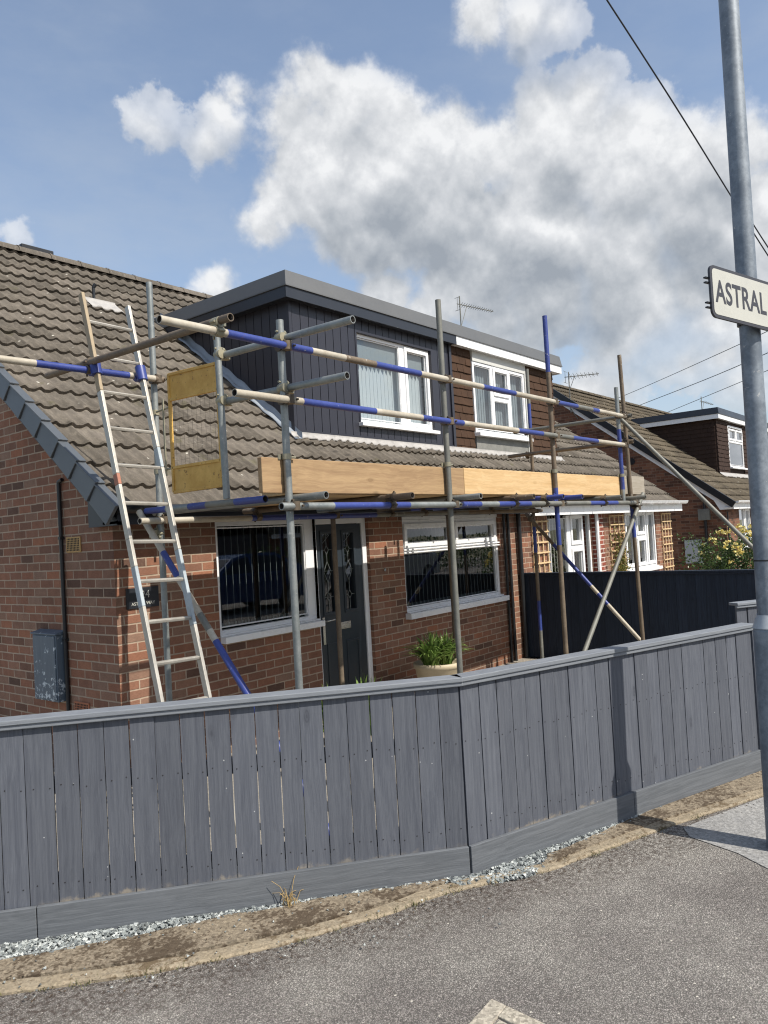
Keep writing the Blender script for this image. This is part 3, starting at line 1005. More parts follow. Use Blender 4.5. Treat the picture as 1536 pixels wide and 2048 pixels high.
def shell(parent, X0, X1, holes, brick, tile, left_gable, right_gable, dormer_hole, name_wall='brick_wall', depth=0.11, res=9, verge_l=None):
    """front wall, gables, back wall, floor, tiled front slope and back slope of one half of a pair"""
    mb = MB()
    wall_xz(mb, 0.0, X0, X1, GND, 2.13, holes, depth)
    mb.build('front_wall', brick, parent)
    yb = RIDGE_Y * 2
    if left_gable:
        m2 = MB()
        m2.poly([(X0, 0.003, GND), (X0, 0.003, 2.15), (X0, RIDGE_Y, roof_z(RIDGE_Y) - 0.06), (X0, yb, 2.15), (X0, yb, GND)], (0.11, 0, 0))
        m2.build('gable_wall', brick, parent)
    if right_gable:
        m2 = MB()
        m2.poly([(X1 - 0.11, 0.003, GND), (X1 - 0.11, 0.003, 2.15), (X1 - 0.11, RIDGE_Y, roof_z(RIDGE_Y) - 0.06), (X1 - 0.11, yb, 2.15), (X1 - 0.11, yb, GND)], (0.11, 0, 0))
        m2.build('gable_wall', brick, parent)
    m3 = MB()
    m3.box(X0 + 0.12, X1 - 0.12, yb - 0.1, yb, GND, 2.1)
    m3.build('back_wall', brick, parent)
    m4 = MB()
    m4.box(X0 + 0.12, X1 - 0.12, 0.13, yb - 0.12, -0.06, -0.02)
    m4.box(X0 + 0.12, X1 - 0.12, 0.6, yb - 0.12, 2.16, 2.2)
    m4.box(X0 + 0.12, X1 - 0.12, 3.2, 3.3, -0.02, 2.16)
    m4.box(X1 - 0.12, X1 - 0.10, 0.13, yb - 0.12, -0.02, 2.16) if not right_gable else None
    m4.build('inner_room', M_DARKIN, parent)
    xl = X0 - 0.09 if left_gable else X0
    xr = X1 + 0.09 if right_gable else X1
    rf = tiles(xl, xr, dormer_hole, res).build('tiled_roof', tile, parent)
    m5 = MB()
    m5.poly([(xl, RIDGE_Y, roof_z(RIDGE_Y)), (xl, yb + 0.22, roof_z(EAVE)), (xr, yb + 0.22, roof_z(EAVE)), (xr, RIDGE_Y, roof_z(RIDGE_Y))], (0, 0, 0.03))
    m5.build('back_slope', tile, rf)
    m6 = MB()
    ridge(m6, xl, xr)
    m6.build('ridge_tiles', tile, rf)
    return rf


def gutter(mb, x0, x1, z=2.085, y=-0.235):
    """half round channel with a rolled front lip"""
    n = 10
    r = 0.058
    for rr, flip in ((r, False), (r - 0.006, True)):
        b = len(mb.v)
        for xx in (x0, x1):
            for i in range(n + 1):
                a = math.pi + math.pi * i / n
                mb.v.append((xx, y - r + rr * math.cos(a), z + rr * math.sin(a)))
        for i in range(n):
            f = (b + i, b + i + 1, b + i + n + 2, b + i + n + 1)
            mb.f.append(f[::-1] if flip else f)
            mb.mi.append(0)
            mb.sm.append(True)
    mb.tube((x0, y - 2 * r, z), (x1, y - 2 * r, z), 0.007, 8)
    for xx in (x0, x1):
        mb.poly([(xx - 0.004, y - r + r * math.cos(math.pi + math.pi * i / n), z + r * math.sin(math.pi + math.pi * i / n)) for i in range(n + 1)], (0.008, 0, 0))
    x = x0 + 0.5
    while x < x1:
        mb.box(x - 0.012, x + 0.012, y - 2 * r - 0.004, y, z - r - 0.006, z - r + 0.0)
        x += 0.8


# ================================================================== setting
def sheet(name, pts, z, mat, thick=0.0, kind='structure'):
    mb = MB()
    if thick:
        mb.poly([(x, y, z - thick) for x, y in pts], (0, 0, thick))
    else:
        mb.face([(x, y, z) for x, y in pts])
    return mb.build(name, mat, None, kind=kind)


sheet('ground', [(-300, -300), (300, -300), (300, 300), (-300, 300)], -0.16, M_LAND)
EDGE = [(-9.0, 2.9), (-6.0, 0.75), (-3.5, -1.05), (-2.55, -1.77), (-1.99, -2.25), (-1.56, -2.64), (-1.10, -2.945), (-0.70, -3.135), (-0.31, -3.28), (0.15, -3.58), (0.62, -3.745), (1.0, -3.885), (1.80, -4.22), (3.2, -4.76), (6.5, -5.9), (12.0, -7.2), (40, -8.2)]
road_pts = EDGE + [(40, -60), (-40, -60), (-40, 2.9)]
sheet('asphalt_footway', road_pts, 0.0, M_ASPH)
# front yard behind the fence and the next garden
sheet('front_yard', [(-1.9, -1.70), (-0.08, -3.2), (2.3, -4.02), (6.40, -4.9), (6.40, 0.0), (0.0, 0.0), (0.0, 12), (-9, 12), (-9, 4.0)], -0.105, M_YARD)
sheet('neighbour_drive', [(6.5, -5.6), (17, -7.4), (30, -7.6), (30, 0), (17, 0), (17, 12), (12.95, 12), (12.95, 0), (6.5, 0)], -0.105, M_YARD)


def offset_line(pts, d):
    out = []
    for i, p in enumerate(pts):
        a = Vector(pts[max(0, i - 1)])
        b = Vector(pts[min(len(pts) - 1, i + 1)])
        t = (b - a).normalized()
        n = Vector((-t.y, t.x))
        out.append((p[0] + n.x * d, p[1] + n.y * d))
    return out


# edging strip, laid as separate lengths with open joints
rndE = random.Random(5)
kerb = MB()
inner = offset_line(EDGE, 0.072)


def along(pts, step):
    out = [Vector(pts[0])]
    for a, b in zip(pts, pts[1:]):
        a, b = Vector(a), Vector(b)
        n = max(1, round((b - a).length / step))
        out += [a.lerp(b, k / n) for k in range(1, n + 1)]
    return out


oo, ii = [], []
for k in range(len(EDGE) - 1):
    n = max(1, round((Vector(EDGE[k + 1]) - Vector(EDGE[k])).length / 0.05))
    for t in range(n):
        oo.append(Vector(EDGE[k]).lerp(Vector(EDGE[k + 1]), t / n))
        ii.append(Vector(inner[k]).lerp(Vector(inner[k + 1]), t / n))
base = len(kerb.v)
wa = wb = 0.0
for k, (a, b) in enumerate(zip(oo, ii)):
    wa = wa * 0.75 + rndE.uniform(-0.006, 0.006)
    wb = wb * 0.75 + rndE.uniform(-0.006, 0.006)
    out = (a - b).normalized()
    z = (0.013 if k % 19 else 0.006) + rndE.uniform(-0.002, 0.003)
    p0, p1, p2, p3 = a + out * wa, a + out * (wa - 0.012), b + out * wb, b + out * (wb - 0.006)
    for (p, zz) in ((p0, -0.03), (p0 - out * 0.003, z - 0.007), (p1, z), (p2, z + 0.001), (p3, -0.02)):
        kerb.v.append((p.x, p.y, zz))
for k in range(len(oo) - 1):
    for r_ in range(4):
        a = base + k * 5 + r_
        kerb.f.append((a, a + 5, a + 6, a + 1))
        kerb.mi.append(0)
        kerb.sm.append(False)
kerb.build('kerb_edging', M_EDGE, None, kind='structure')

FL0, FC, FR1 = Vector((-1.798, -1.839)), Vector((-0.101, -3.264)), Vector((2.293, -4.09))
DL = (FC - FL0).normalized()
DR = (FR1 - FC).normalized()
NL = Vector((DL.y, -DL.x))           # street side
NR = Vector((DR.y, -DR.x))


def strip_between(name, side_a, side_b, z, mat, thick, rough_edge=0.01):
    mb = MB()
    rr = random.Random(len(name))
    top = [(x + rr.uniform(-rough_edge, rough_edge), y + rr.uniform(-rough_edge, rough_edge)) for x, y in side_a]
    pts = top + list(reversed(side_b))
    mb.poly([(x, y, z - thick) for x, y in pts], (0, 0, thick))
    return mb.build(name, mat, None, kind='structure')


def dense(pts, n=8):
    out = []
    for a, b in zip(pts, pts[1:]):
        for k in range(n):
            out.append((a[0] + (b[0] - a[0]) * k / n, a[1] + (b[1] - a[1]) * k / n))
    out.append(pts[-1])
    return out


# concrete haunch slabs between the edging and the fence
slabL_back = dense([(-4.6, 0.36), (-2.9, -1.07), (-2.05, -1.86), (-1.59, -2.22), (-1.085, -2.54), (-0.60, -2.89), (-0.20, -3.21)])
slabL_front = [(-4.6, -0.12), (-3.45, -0.93), (-2.50, -1.68), (-1.93, -2.175), (-1.50, -2.565), (-1.05, -2.86), (-0.66, -3.05), (-0.26, -3.215)]
strip_between('left_haunch_slab', slabL_back, slabL_front, 0.018, M_SLAB, 0.08)
slabR_back = dense([(0.14, -3.53), (0.30, -3.505), (0.86, -3.655), (1.30, -3.765), (2.3, -4.105), (2.7, -4.3)])
slabR_front = [(0.17, -3.535), (0.65, -3.69), (1.03, -3.82), (1.80, -4.14), (2.66, -4.46)]
strip_between('right_haunch_slab', slabR_back, slabR_front, 0.020, M_SLAB, 0.08)
sheet('gravel_bed', [(-4.6, 0.55), (-1.80, -1.82), (-0.10, -3.24), (2.35, -4.08), (2.35, -4.2), (0.9, -3.75), (0.16, -3.56), (-0.3, -3.25), (-1.1, -2.85), (-2.0, -2.12), (-4.6, -0.06)], -0.004, M_SOIL)
sheet('pale_pavement_patch', [(0.93, -4.03), (1.04, -3.96), (1.80, -4.228), (3.2, -4.77), (3.6, -5.6), (1.6, -5.6), (0.72, -4.48), (0.84, -4.30)], 0.004, M_PATCH)

# gravel
gr = MB()
rg = random.Random(11)


def stone(c, s):
    pts = []
    for k in ((1, 1, 1), (-1, -1, 1), (-1, 1, -1), (1, -1, -1), (1, 0, 0.2), (-1, 0, 0.1), (0, 1, 0), (0, -1, 0)):
        pts.append(Vector((k[0] * s * rg.uniform(.4, 1), k[1] * s * rg.uniform(.4, 1), k[2] * s * rg.uniform(.3, .75))))
    bmx = bmesh.new()
    for p in pts:
        bmx.verts.new(p)
    bmesh.ops.convex_hull(bmx, input=bmx.verts)
    rot = Matrix.Rotation(rg.uniform(0, 6.28), 3, 'Z')
    vs = [v for v in bmx.verts if v.link_faces]
    idx = {v: i for i, v in enumerate(vs)}
    b = len(gr.v)
    for v in vs:
        p = rot @ v.co
        gr.v.append((c[0] + p.x, c[1] + p.y, c[2] + p.z))
    for f in bmx.faces:
        gr.f.append(tuple(b + idx[v] for v in f.verts))
        gr.mi.append(0)
        gr.sm.append(False)
    bmx.free()


def in_poly(x, y, P_):
    r = False
    for (ax, ay), (bx, by) in zip(P_, P_[1:] + P_[:1]):
        if (ay > y) != (by > y) and x < (bx - ax) * (y - ay) / (by - ay) + ax:
            r = not r
    return r


GP = [(-2.3, -1.42), (-1.80, -1.86), (-0.10, -3.28), (1.0, -3.66), (1.45, -3.81), (1.3, -3.79), (0.86, -3.68), (0.30, -3.54), (0.14, -3.55), (0.02, -3.52), (-0.24, -3.30), (-0.22, -3.23), (-0.60, -2.91), (-1.085, -2.56), (-1.59, -2.24), (-2.05, -1.88), (-2.3, -1.66)]
cnt = 0
while cnt < 7000:
    x, y = rg.uniform(-2.3, 1.45), rg.uniform(-3.85, -1.4)
    if in_poly(x, y, GP):
        s = rg.uniform(0.005, 0.013)
        stone((x, y, 0.0 + rg.uniform(0.0, 0.016)), s)
        cnt += 1
for _ in range(90):   # strays on slab and path
    t = rg.random()
    p = FL0.lerp(FC, t) + NL * rg.uniform(0.05, 0.55)
    stone((p.x, p.y, 0.022), rg.uniform(0.003, 0.008))
gr.build('gravel', M_STONE, None, kind='stuff')

# concrete access cover in the path
cv = thing('access_cover', 'speckled concrete frame and lid of an access cover set in the asphalt', 'cover', (-0.94, -3.9, 0))
mb = MB()
cx0, cy1 = -0.936, -3.894
ca, cb = Vector((-1.0, -0.06)), Vector((-0.10, -1.0))


def cvp(a, b, z):
    p = Vector((cx0, cy1)) + ca * a + cb * b
    return (p.x, p.y, z)


for (a0, a1, b0, b1) in ((0, 0.62, 0, 0.07), (0, 0.07, 0.07, 0.62), (0.55, 0.62, 0.07, 0.62), (0.07, 0.55, 0.55, 0.62)):
    c = [cvp(a0, b0, -0.05), cvp(a1, b0, -0.05), cvp(a1, b1, -0.05), cvp(a0, b1, -0.05), cvp(a0, b0, 0.009), cvp(a1, b0, 0.009), cvp(a1, b1, 0.009), cvp(a0, b1, 0.009)]
    mb.hexa(c)
mb.build('frame', M_COVER, cv, bevel=0.004)
mb = MB()
mb.hexa([cvp(a, b, z) for z in (-0.05, 0.006) for a, b in ((0.08, 0.08), (0.54, 0.08), (0.54, 0.54), (0.08, 0.54))])
mb.build('lid', M_COVER, cv, bevel=0.004)


# ================================================================== fences
def fence_run(name, label, P0, D, N, joints, z_top, zb, cap=True, gravel=True, mats=None, seed=1, endtrim=True, group=None, zoff=0.0, gaps=0.007, post0=0.0):
    """boards along direction D from P0 ; N points to the street"""
    mb_, mc_, mg_ = mats or (M_FENCE, M_CAPRAIL, M_FENCE_H)
    t = thing(name, label, 'fence', (P0.x, P0.y, zoff), group)
    rr = random.Random(seed)
    D3, N3 = Vector((D.x, D.y, 0)), Vector((N.x, N.y, 0))
    O = Vector((P0.x, P0.y, 0))
    for a, b in zip(joints, joints[1:]):
        mb = MB()
        g0 = gaps * rr.uniform(0.35, 0.75)
        g1 = gaps * rr.uniform(0.35, 0.75)
        n0 = rr.uniform(-0.003, 0.003)
        o = O + D3 * (a + g0) + N3 * (-0.018 + n0) + Vector((0, 0, zb))
        sh = rr.uniform(-0.002, 0.002)
        o2 = Vector((0, 0, z_top - 0.02 - zb)) + D3 * sh
        mb.obox(o, D3 * (b - a - g0 - g1), -N3 * -0.018 if False else N3 * 0.018, o2)
        for zn in (z_top - 0.325, zb + 0.135):
            for fn in (0.22, 0.78):
                pn_ = O + D3 * (a + (b - a) * (fn + rr.uniform(-0.06, 0.06))) + N3 * n0 + Vector((0, 0, zn + rr.uniform(-0.012, 0.012)))
                mb.tube(pn_ - N3 * 0.002, pn_ + N3 * 0.0012, 0.0034, 6, 1)
        mb.build('board', [mb_, M_NAIL], t, bevel=0.0)
    L0, L1 = joints[0], joints[-1]
    if cap:
        mb = MB()
        for (d0, d1, z0, z1) in ((-0.075, 0.030, z_top - 0.018, z_top + 0.006), (0.000, 0.022, z_top - 0.040, z_top - 0.018), (-0.04, 0.012, z_top - 0.052, z_top - 0.0181)):
            if z0 < z_top - 0.05:
                continue
            o = O + D3 * (L0 - 0.01) + N3 * d0 + Vector((0, 0, z0))
            mb.obox(o, D3 * (L1 - L0 + 0.03), N3 * (d1 - d0), (0, 0, z1 - z0))
        mb.build('cap_rail', mc_, t, bevel=0.004)
    if gravel:
        mb = MB()
        cuts = gravel if isinstance(gravel, (list, tuple)) else [L0, L1]
        for a, b in zip(cuts, cuts[1:]):
            o = O + D3 * (a + 0.002) + N3 * (0.001) + Vector((0, 0, 0.006))
            mb.obox(o, D3 * (b - a - 0.004), N3 * 0.022, (0, 0, 0.148))
        mb.build('gravel_board', mg_, t, bevel=0.003)
    mb = MB()
    for zz in (z_top - 0.36, zb + 0.10):
        o = O + D3 * L0 + N3 * (-0.062) + Vector((0, 0, zz))
        mb.obox(o, D3 * (L1 - L0), N3 * 0.040, (0, 0, 0.07))
    mb.build('back_rail', mb_, t)
    n = max(2, int((L1 - L0) / 1.5) + 1)
    for i in range(n):
        mb = MB()
        s = L0 + post0 + (L1 - L0 - 0.08 - post0) * i / (n - 1)
        o = O + D3 * s + N3 * (-0.155) + Vector((0, 0, -0.3))
        mb.obox(o, D3 * 0.08, N3 * 0.08, (0, 0, z_top + 0.27))
        mb.build('post', mb_, t)
    if endtrim:
        mb = MB()
        o = O + D3 * (L1 + 0.001) + N3 * (-0.06) + Vector((0, 0, 0.0))
        mb.obox(o, D3 * 0.022, N3 * 0.075, (0, 0, z_top - 0.02))
        mb.build('end_trim', mb_, t, bevel=0.002)
    return t


JL = [0.025, 0.135, 0.26, 0.368, 0.485, 0.6, 0.715, 0.834, 0.949, 1.066, 1.184, 1.296, 1.4, 1.515, 1.634, 1.751, 1.865, 1.985, 2.104, 2.214]
JL = [-1.15, -1.03, -0.915, -0.80, -0.682, -0.565, -0.448, -0.33, -0.212, -0.094] + JL
JR = [0.006, 0.129, 0.246, 0.348, 0.447, 0.558, 0.662, 0.772, 0.882, 0.986, 1.101, 1.202, 1.323, 1.434, 1.538, 1.64, 1.764, 1.882, 1.987, 2.11, 2.225, 2.328, 2.50]
fence_run('garden_fence', 'grey painted board fence run at left, in front of the ladder and blue door side', FL0, DL, NL, JL, 1.0, 0.10, gravel=[-1.15, 0.165, 2.216], endtrim=False, seed=4, gaps=0.0042)
fence_run('garden_fence', 'grey painted board fence run at right, crossed by the shadow of the lamp post', FC, DR, NR, JR, 1.0, 0.10, gravel=[0.0, 1.22, 2.50], seed=9, gaps=0.0045)
fence_run('garden_fence', 'short grey capped fence piece just left of the lamp post, past the gate gap', Vector((3.577, -3.652)), Vector((0.846, -0.533)).normalized(), Vector((-0.533, -0.846)).normalized(), [0, 0.115, 0.23, 0.345, 0.46, 0.575, 0.69, 0.8], 1.0, 0.03, gravel=False, seed=2, endtrim=False, post0=0.25)
JB = [0.02 + 0.1205 * i for i in range(27)]
fence_run('garden_fence', 'tall dark charcoal board fence between the two front gardens', Vector((6.45, 0.0)), Vector((0, -1)), Vector((-1, 0)), JB, 1.09, -0.10, gravel=False, mats=(M_FENCE_DK, M_FENCE_DK, M_FENCE_DK), seed=6, gaps=0.002)

# small moss and grass tufts rooted along the edging
mo = MB()
rm = random.Random(77)
for k in range(46):
    t = rm.random()
    a = Vector(EDGE[3]).lerp(Vector(EDGE[4]), rm.random())
    seg_ = rm.randrange(3, 12)
    a = Vector(EDGE[seg_]).lerp(Vector(EDGE[seg_ + 1]), rm.random())
    n_ = rm.randint(6, 26)
    for _ in range(n_):
        c_ = Vector((a.x + rm.gauss(0, 0.018), a.y + rm.gauss(0, 0.018), 0.004))
        l_ = rm.uniform(0.006, 0.022)
        an = rm.uniform(0, 6.28)
        e_ = c_ + Vector((math.cos(an) * l_ * 0.7, math.sin(an) * l_ * 0.7, l_))
        w_ = Vector((-math.sin(an), math.cos(an), 0)) * 0.002
        mo.face([c_ - w_, c_ + w_, e_])
mo.build('kerb_moss', M_MOSS, None, kind='stuff')
# leaf litter and grit blown against the edging
li = MB()
for k in range(700):
    seg_ = rm.randrange(3, 12)
    a = Vector(EDGE[seg_]).lerp(Vector(EDGE[seg_ + 1]), rm.random())
    dn = (Vector(EDGE[seg_ + 1]) - Vector(EDGE[seg_])).normalized()
    off_ = Vector((dn.y, -dn.x)) * abs(rm.gauss(0, 0.07)) if rm.random() < 0.7 else Vector((-dn.y, dn.x)) * rm.uniform(0.02, 0.34)
    c_ = Vector((a.x + off_.x, a.y + off_.y, 0.006 if off_.dot(Vector((dn.y, -dn.x))) > 0 else 0.024))
    l_ = rm.uniform(0.002, 0.008)
    an = rm.uniform(0, 6.28)
    u_ = Vector((math.cos(an), math.sin(an), rm.uniform(-.2, .3))) * l_
    w_ = Vector((-math.sin(an), math.cos(an), rm.uniform(-.2, .3))) * l_ * 0.5
    li.face([c_ - u_, c_ - w_, c_ + u_, c_ + w_])
li.build('leaf_litter', M_LITTER, None, kind='stuff')

# dry weed at the foot of the left fence
wd = MB()
rw = random.Random(8)
wp = FL0 + DL * 1.30 + NL * 0.07
for k in range(22):
    a = rw.uniform(0, 6.28)
    l = rw.uniform(0.05, 0.17)
    e = Vector((wp.x + math.cos(a) * l * rw.uniform(.3, 1.0), wp.y + math.sin(a) * l * rw.uniform(.2, .8), l * rw.uniform(.2, 1.1)))
    mid = Vector((wp.x, wp.y, 0.02)).lerp(e, 0.5) + Vector((0, 0, 0.03))
    wd.tube((wp.x + rw.uniform(-.03, .03), wp.y + rw.uniform(-.02, .02), 0.0), mid, 0.0016, 4)
    wd.tube(mid, e, 0.0013, 4)
single(wd.build('dry_weed', M_STRAW), 'straw coloured dead weed at the foot of the grey fence', 'weed')

# ================================================================== house 1 (left half of the pair)
MID = 6.45
H1 = thing('semi_detached_house', 'brick house with dark grey clad dormer, scaffolded, number 124', 'house', (0, 0, 0), 'semi detached dormer houses')
W1 = (1.01, 2.285, 0.90, 1.965)
DR1 = (2.285, 3.125, GND, 1.965)
W2 = (3.74, 5.93, 0.80, 1.975)
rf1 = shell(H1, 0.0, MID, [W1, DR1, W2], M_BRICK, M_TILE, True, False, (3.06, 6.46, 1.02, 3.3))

# window 1
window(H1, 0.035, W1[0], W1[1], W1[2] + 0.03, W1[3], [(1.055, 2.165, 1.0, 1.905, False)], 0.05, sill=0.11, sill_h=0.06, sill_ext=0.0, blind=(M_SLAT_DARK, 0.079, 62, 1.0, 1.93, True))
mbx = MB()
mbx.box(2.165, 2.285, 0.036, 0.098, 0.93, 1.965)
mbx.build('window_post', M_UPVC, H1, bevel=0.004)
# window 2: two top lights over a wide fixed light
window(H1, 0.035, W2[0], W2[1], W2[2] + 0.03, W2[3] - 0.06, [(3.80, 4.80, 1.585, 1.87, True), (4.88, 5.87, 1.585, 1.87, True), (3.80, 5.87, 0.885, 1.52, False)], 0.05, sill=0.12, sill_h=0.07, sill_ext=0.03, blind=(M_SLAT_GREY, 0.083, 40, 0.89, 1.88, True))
mbx = MB()
mbx.box(W2[0], W2[1], 0.02, 0.10, W2[3] - 0.058, W2[3])
mbx.tube((3.76, 0.012, 1.56), (5.93, 0.012, 1.56), 0.011, 8)
mbx.tube((3.76, 0.012, 1.525), (5.93, 0.012, 1.525), 0.010, 8)
mbx.build('window_trim', M_UPVC, H1, bevel=0.003)

# door
dr = MB()
dy = 0.06
dr.box(2.287, 2.335, 0.04, 0.11, GND + 0.02, 1.963)
dr.box(3.055, 3.123, 0.04, 0.11, GND + 0.02, 1.963)
dr.box(2.335, 3.055, 0.04, 0.11, 1.90, 1.963)
fd = dr.build('door_frame', M_UPVC, H1, bevel=0.004)
d0, d1 = 2.34, 3.05
dm = MB()
G1, G2 = (2.43, 2.585), (2.76, 2.915)
zg0, zg1 = 0.98, 1.80
wall_xz(dm, 0.055, d0, d1, GND + 0.04, 1.895, [(G1[0], G1[1], zg0, zg1), (G2[0], G2[1], zg0, zg1)], 0.045)
for (a, b) in (G1, G2):      # glazing cassettes
    for (p0, p1, p2, p3) in ((a - .03, b + .03, zg1, zg1 + .03), (a - .03, b + .03, zg0 - .03, zg0), (a - .03, a, zg0, zg1), (b, b + .03, zg0, zg1)):
        dm.box(p0, p1, 0.045, 0.0545, p2, p3)
for (a, b, c, d) in ((2.43, 2.61, 0.02, 0.66), (2.73, 2.93, 0.02, 0.66)):   # moulded panels
    for (p0, p1, p2, p3) in ((a, b, d - .02, d), (a, b, c, c + .02), (a, a + .02, c + .02, d - .02), (b - .02, b, c + .02, d - .02)):
        dm.box(p0, p1, 0.047, 0.0545, p2, p3)
door = dm.build('door', M_DOOR, H1, bevel=0.003)
gm = MB()
lm = MB()
for (a, b) in (G1, G2):
    gm.face([(a, 0.075, zg0), (b, 0.075, zg0), (b, 0.075, zg1), (a, 0.075, zg1)])
    xm = (a + b) / 2
    yy = 0.069

    def ln(p, q_):
        lm.bar((p[0], yy, p[1]), (q_[0], yy, q_[1]), 0.0042, 0.004, (0, 1, 0))
    for (zc, hw, hh) in ((1.63, 0.03, 0.045), (1.40, 0.055, 0.11), (1.14, 0.03, 0.045)):
        pts = [(xm, zc + hh), (xm + hw, zc), (xm, zc - hh), (xm - hw, zc)]
        for i in range(4):
            ln(pts[i], pts[(i + 1) % 4])
    ln((xm, zg1), (xm, 1.675))
    ln((xm, 1.585), (xm, 1.51))
    ln((xm, 1.29), (xm, 1.185))
    ln((xm, 1.095), (xm, zg0))
    ln((a, 1.41), (b, 1.41))
    ln((a, 1.63), (xm - .03, 1.63))
    ln((b, 1.63), (xm + .03, 1.63))
    ln((a, 1.14), (xm - .03, 1.14))
    ln((b, 1.14), (xm + .03, 1.14))
    ln((a + .02, 1.70), (b - .02, 1.79))
gm.build('pane', M_GLASS, door)
lm.build('leaded_lights', M_LEADCAME, door)
hb = MB()
hb.box(2.365, 2.40, 0.038, 0.054, 0.66, 0.94)
hb.tube((2.382, 0.045, 0.90), (2.382, -0.005, 0.90), 0.009, 8)
hb.tube((2.382, -0.005, 0.90), (2.50, -0.005, 0.905), 0.009, 8)
hb.build('handle', M_STEEL, door, bevel=0.002)
lb = MB()
lb.box(2.585, 2.80, 0.040, 0.0545, 0.785, 0.86)
lb.box(2.60, 2.785, 0.034, 0.041, 0.80, 0.845)
lb.build('letterbox', M_STEEL, door, bevel=0.003)
bp = MB()
bp.tube((3.36, -0.001, 1.36), (3.36, -0.018, 1.36), 0.018, 12)
bp.build('doorbell', M_STEEL, H1)
# corner reveal brick pier shading edge by the door
# soffit, fascia, gutter
sf = MB()
sf.box(-0.085, MID - 0.002, -0.20, -0.001, 1.955, 1.975)
sf.box(-0.085, MID - 0.002, -0.222, -0.20, 1.945, 2.075)
fs = sf.build('fascia', M_ANTH, H1)
gt = MB()
gutter(gt, -0.10, MID - 0.004)
gt.build('gutter', M_BLACK, fs)

# dry verge along the left gable, with bargeboard and box end
nv = Vector((0, -SL, 1)).normalized()
dv_ = Vector((0, 1, SL)).normalized()
vg = MB()
nrows = int((RIDGE_Y - EAVE) / ROW)
for r in range(nrows + 1):
    ya = EAVE - 0.03 + r * ROW
    a = Vector((0, ya, roof_z(ya)))
    L = ROW / dv_.y * 1.05
    tilt = (nv * 0.022)
    # side plate (outer face) leaning out a little at its lower end
    o = a + Vector((-0.150, 0, 0)) - nv * 0.125 + tilt * 0.0
    c = [o + Vector((0.0, 0, 0)), o + Vector((0.03, 0, 0)), o + dv_ * L + Vector((0.042, 0, 0)), o + dv_ * L + Vector((0.014, 0, 0))]
    top = nv * 0.190
    c2 = [p + top + (nv * 0.014 if k in (0, 1) else nv * -0.012) for k, p in enumerate(c)]
    c[0] = c[0] + dv_ * 0.035
    c[1] = c[1] + dv_ * 0.035
    vg.hexa([c[0], c[1], c[2], c[3], c2[0], c2[1], c2[2], c2[3]])
    # top flange lapping the tile edge
    o = c2[0]
    vg.obox(o - nv * 0.016, Vector((0.085, 0, 0)), dv_ * L - nv * 0.02, nv * 0.014)
ve = vg.build('verge', M_VERGE, H1, bevel=0.004)
bb = MB()
ys, ye = -0.16, RIDGE_Y
bb.poly([(-0.055, ys, roof_z(ys) - 0.04), (-0.055, ys, 1.945), (-0.055, 0.20, 1.945), (-0.055, 0.215, roof_z(0.215) - 0.262), (-0.055, ye, roof_z(ye) - 0.262), (-0.055, ye, roof_z(ye) - 0.04)], (0.053, 0, 0))
bb.poly([(-0.085, -0.222, 1.944), (-0.085, 0.205, 1.944), (-0.085, 0.205, roof_z(0.205) - 0.11), (-0.085, -0.222, roof_z(-0.222) - 0.075)], (0.028, 0, 0))
bb.build('bargeboard', M_ANTH, H1, bevel=0.003)

# dormer, left half
X_C, Y_F = 3.05, 1.0
HW = (4.265, 5.935, 3.235, 4.425)
dm1 = MB()
boards_front(dm1, Y_F - 0.018, X_C + 0.045, MID - 0.05, 2.97, 4.60, 0.1447, [HW], 0.018, 0.010)
dm1.box(X_C - 0.006, X_C + 0.040, Y_F - 0.024, Y_F + 0.03, 2.9, 4.60)                # corner trim
dm1.box(MID - 0.048, MID + 0.012, Y_F - 0.040, Y_F + 0.0, 2.93, 4.60)                # end trim
wall_xz(dm1, Y_F, X_C + 0.002, MID, 2.9, 4.62, [HW], 0.10)
dm1.box(X_C + 0.045, MID - 0.05, Y_F - 0.030, Y_F - 0.0185, 2.985, 3.055)
for h in ((HW[0] - 0.03, HW[0], HW[2] - 0.0, HW[3] + 0.03), (HW[1], HW[1] + 0.03, HW[2], HW[3] + 0.03), (HW[0], HW[1], HW[3], HW[3] + 0.03)):
    dm1.box(h[0], h[1], Y_F - 0.026, Y_F - 0.0182, h[2], h[3])
dr1 = dm1.build('dormer', M_CLAD, H1)
ck = MB()
yb = 3.6
n = 18
p = (yb - Y_F - 0.03) / n
for i in range(n):
    a, b = Y_F + 0.03 + i * p + 0.005, Y_F + 0.03 + (i + 1) * p - 0.005
    ck.hexa([(X_C - 0.0, b, roof_z(b) - 0.1), (X_C - 0.0, a, roof_z(a) - 0.1), (X_C + 0.02, a, roof_z(a) - 0.1), (X_C + 0.02, b, roof_z(b) - 0.1),
             (X_C, b, max(4.60, roof_z(b) - 0.05)), (X_C, a, 4.60), (X_C + 0.02, a, 4.60), (X_C + 0.02, b, max(4.60, roof_z(b) - 0.05))])
ck.hexa([(X_C + 0.021, yb, roof_z(yb) - 0.1), (X_C + 0.021, Y_F, roof_z(Y_F) - 0.1), (X_C + 0.06, Y_F, roof_z(Y_F) - 0.1), (X_C + 0.06, yb, roof_z(yb) - 0.1),
         (X_C + 0.021, yb, 4.62), (X_C + 0.021, Y_F, 4.62), (X_C + 0.06, Y_F, 4.62), (X_C + 0.06, yb, 4.62)])
ck.build('cheek', M_CLAD, dr1)


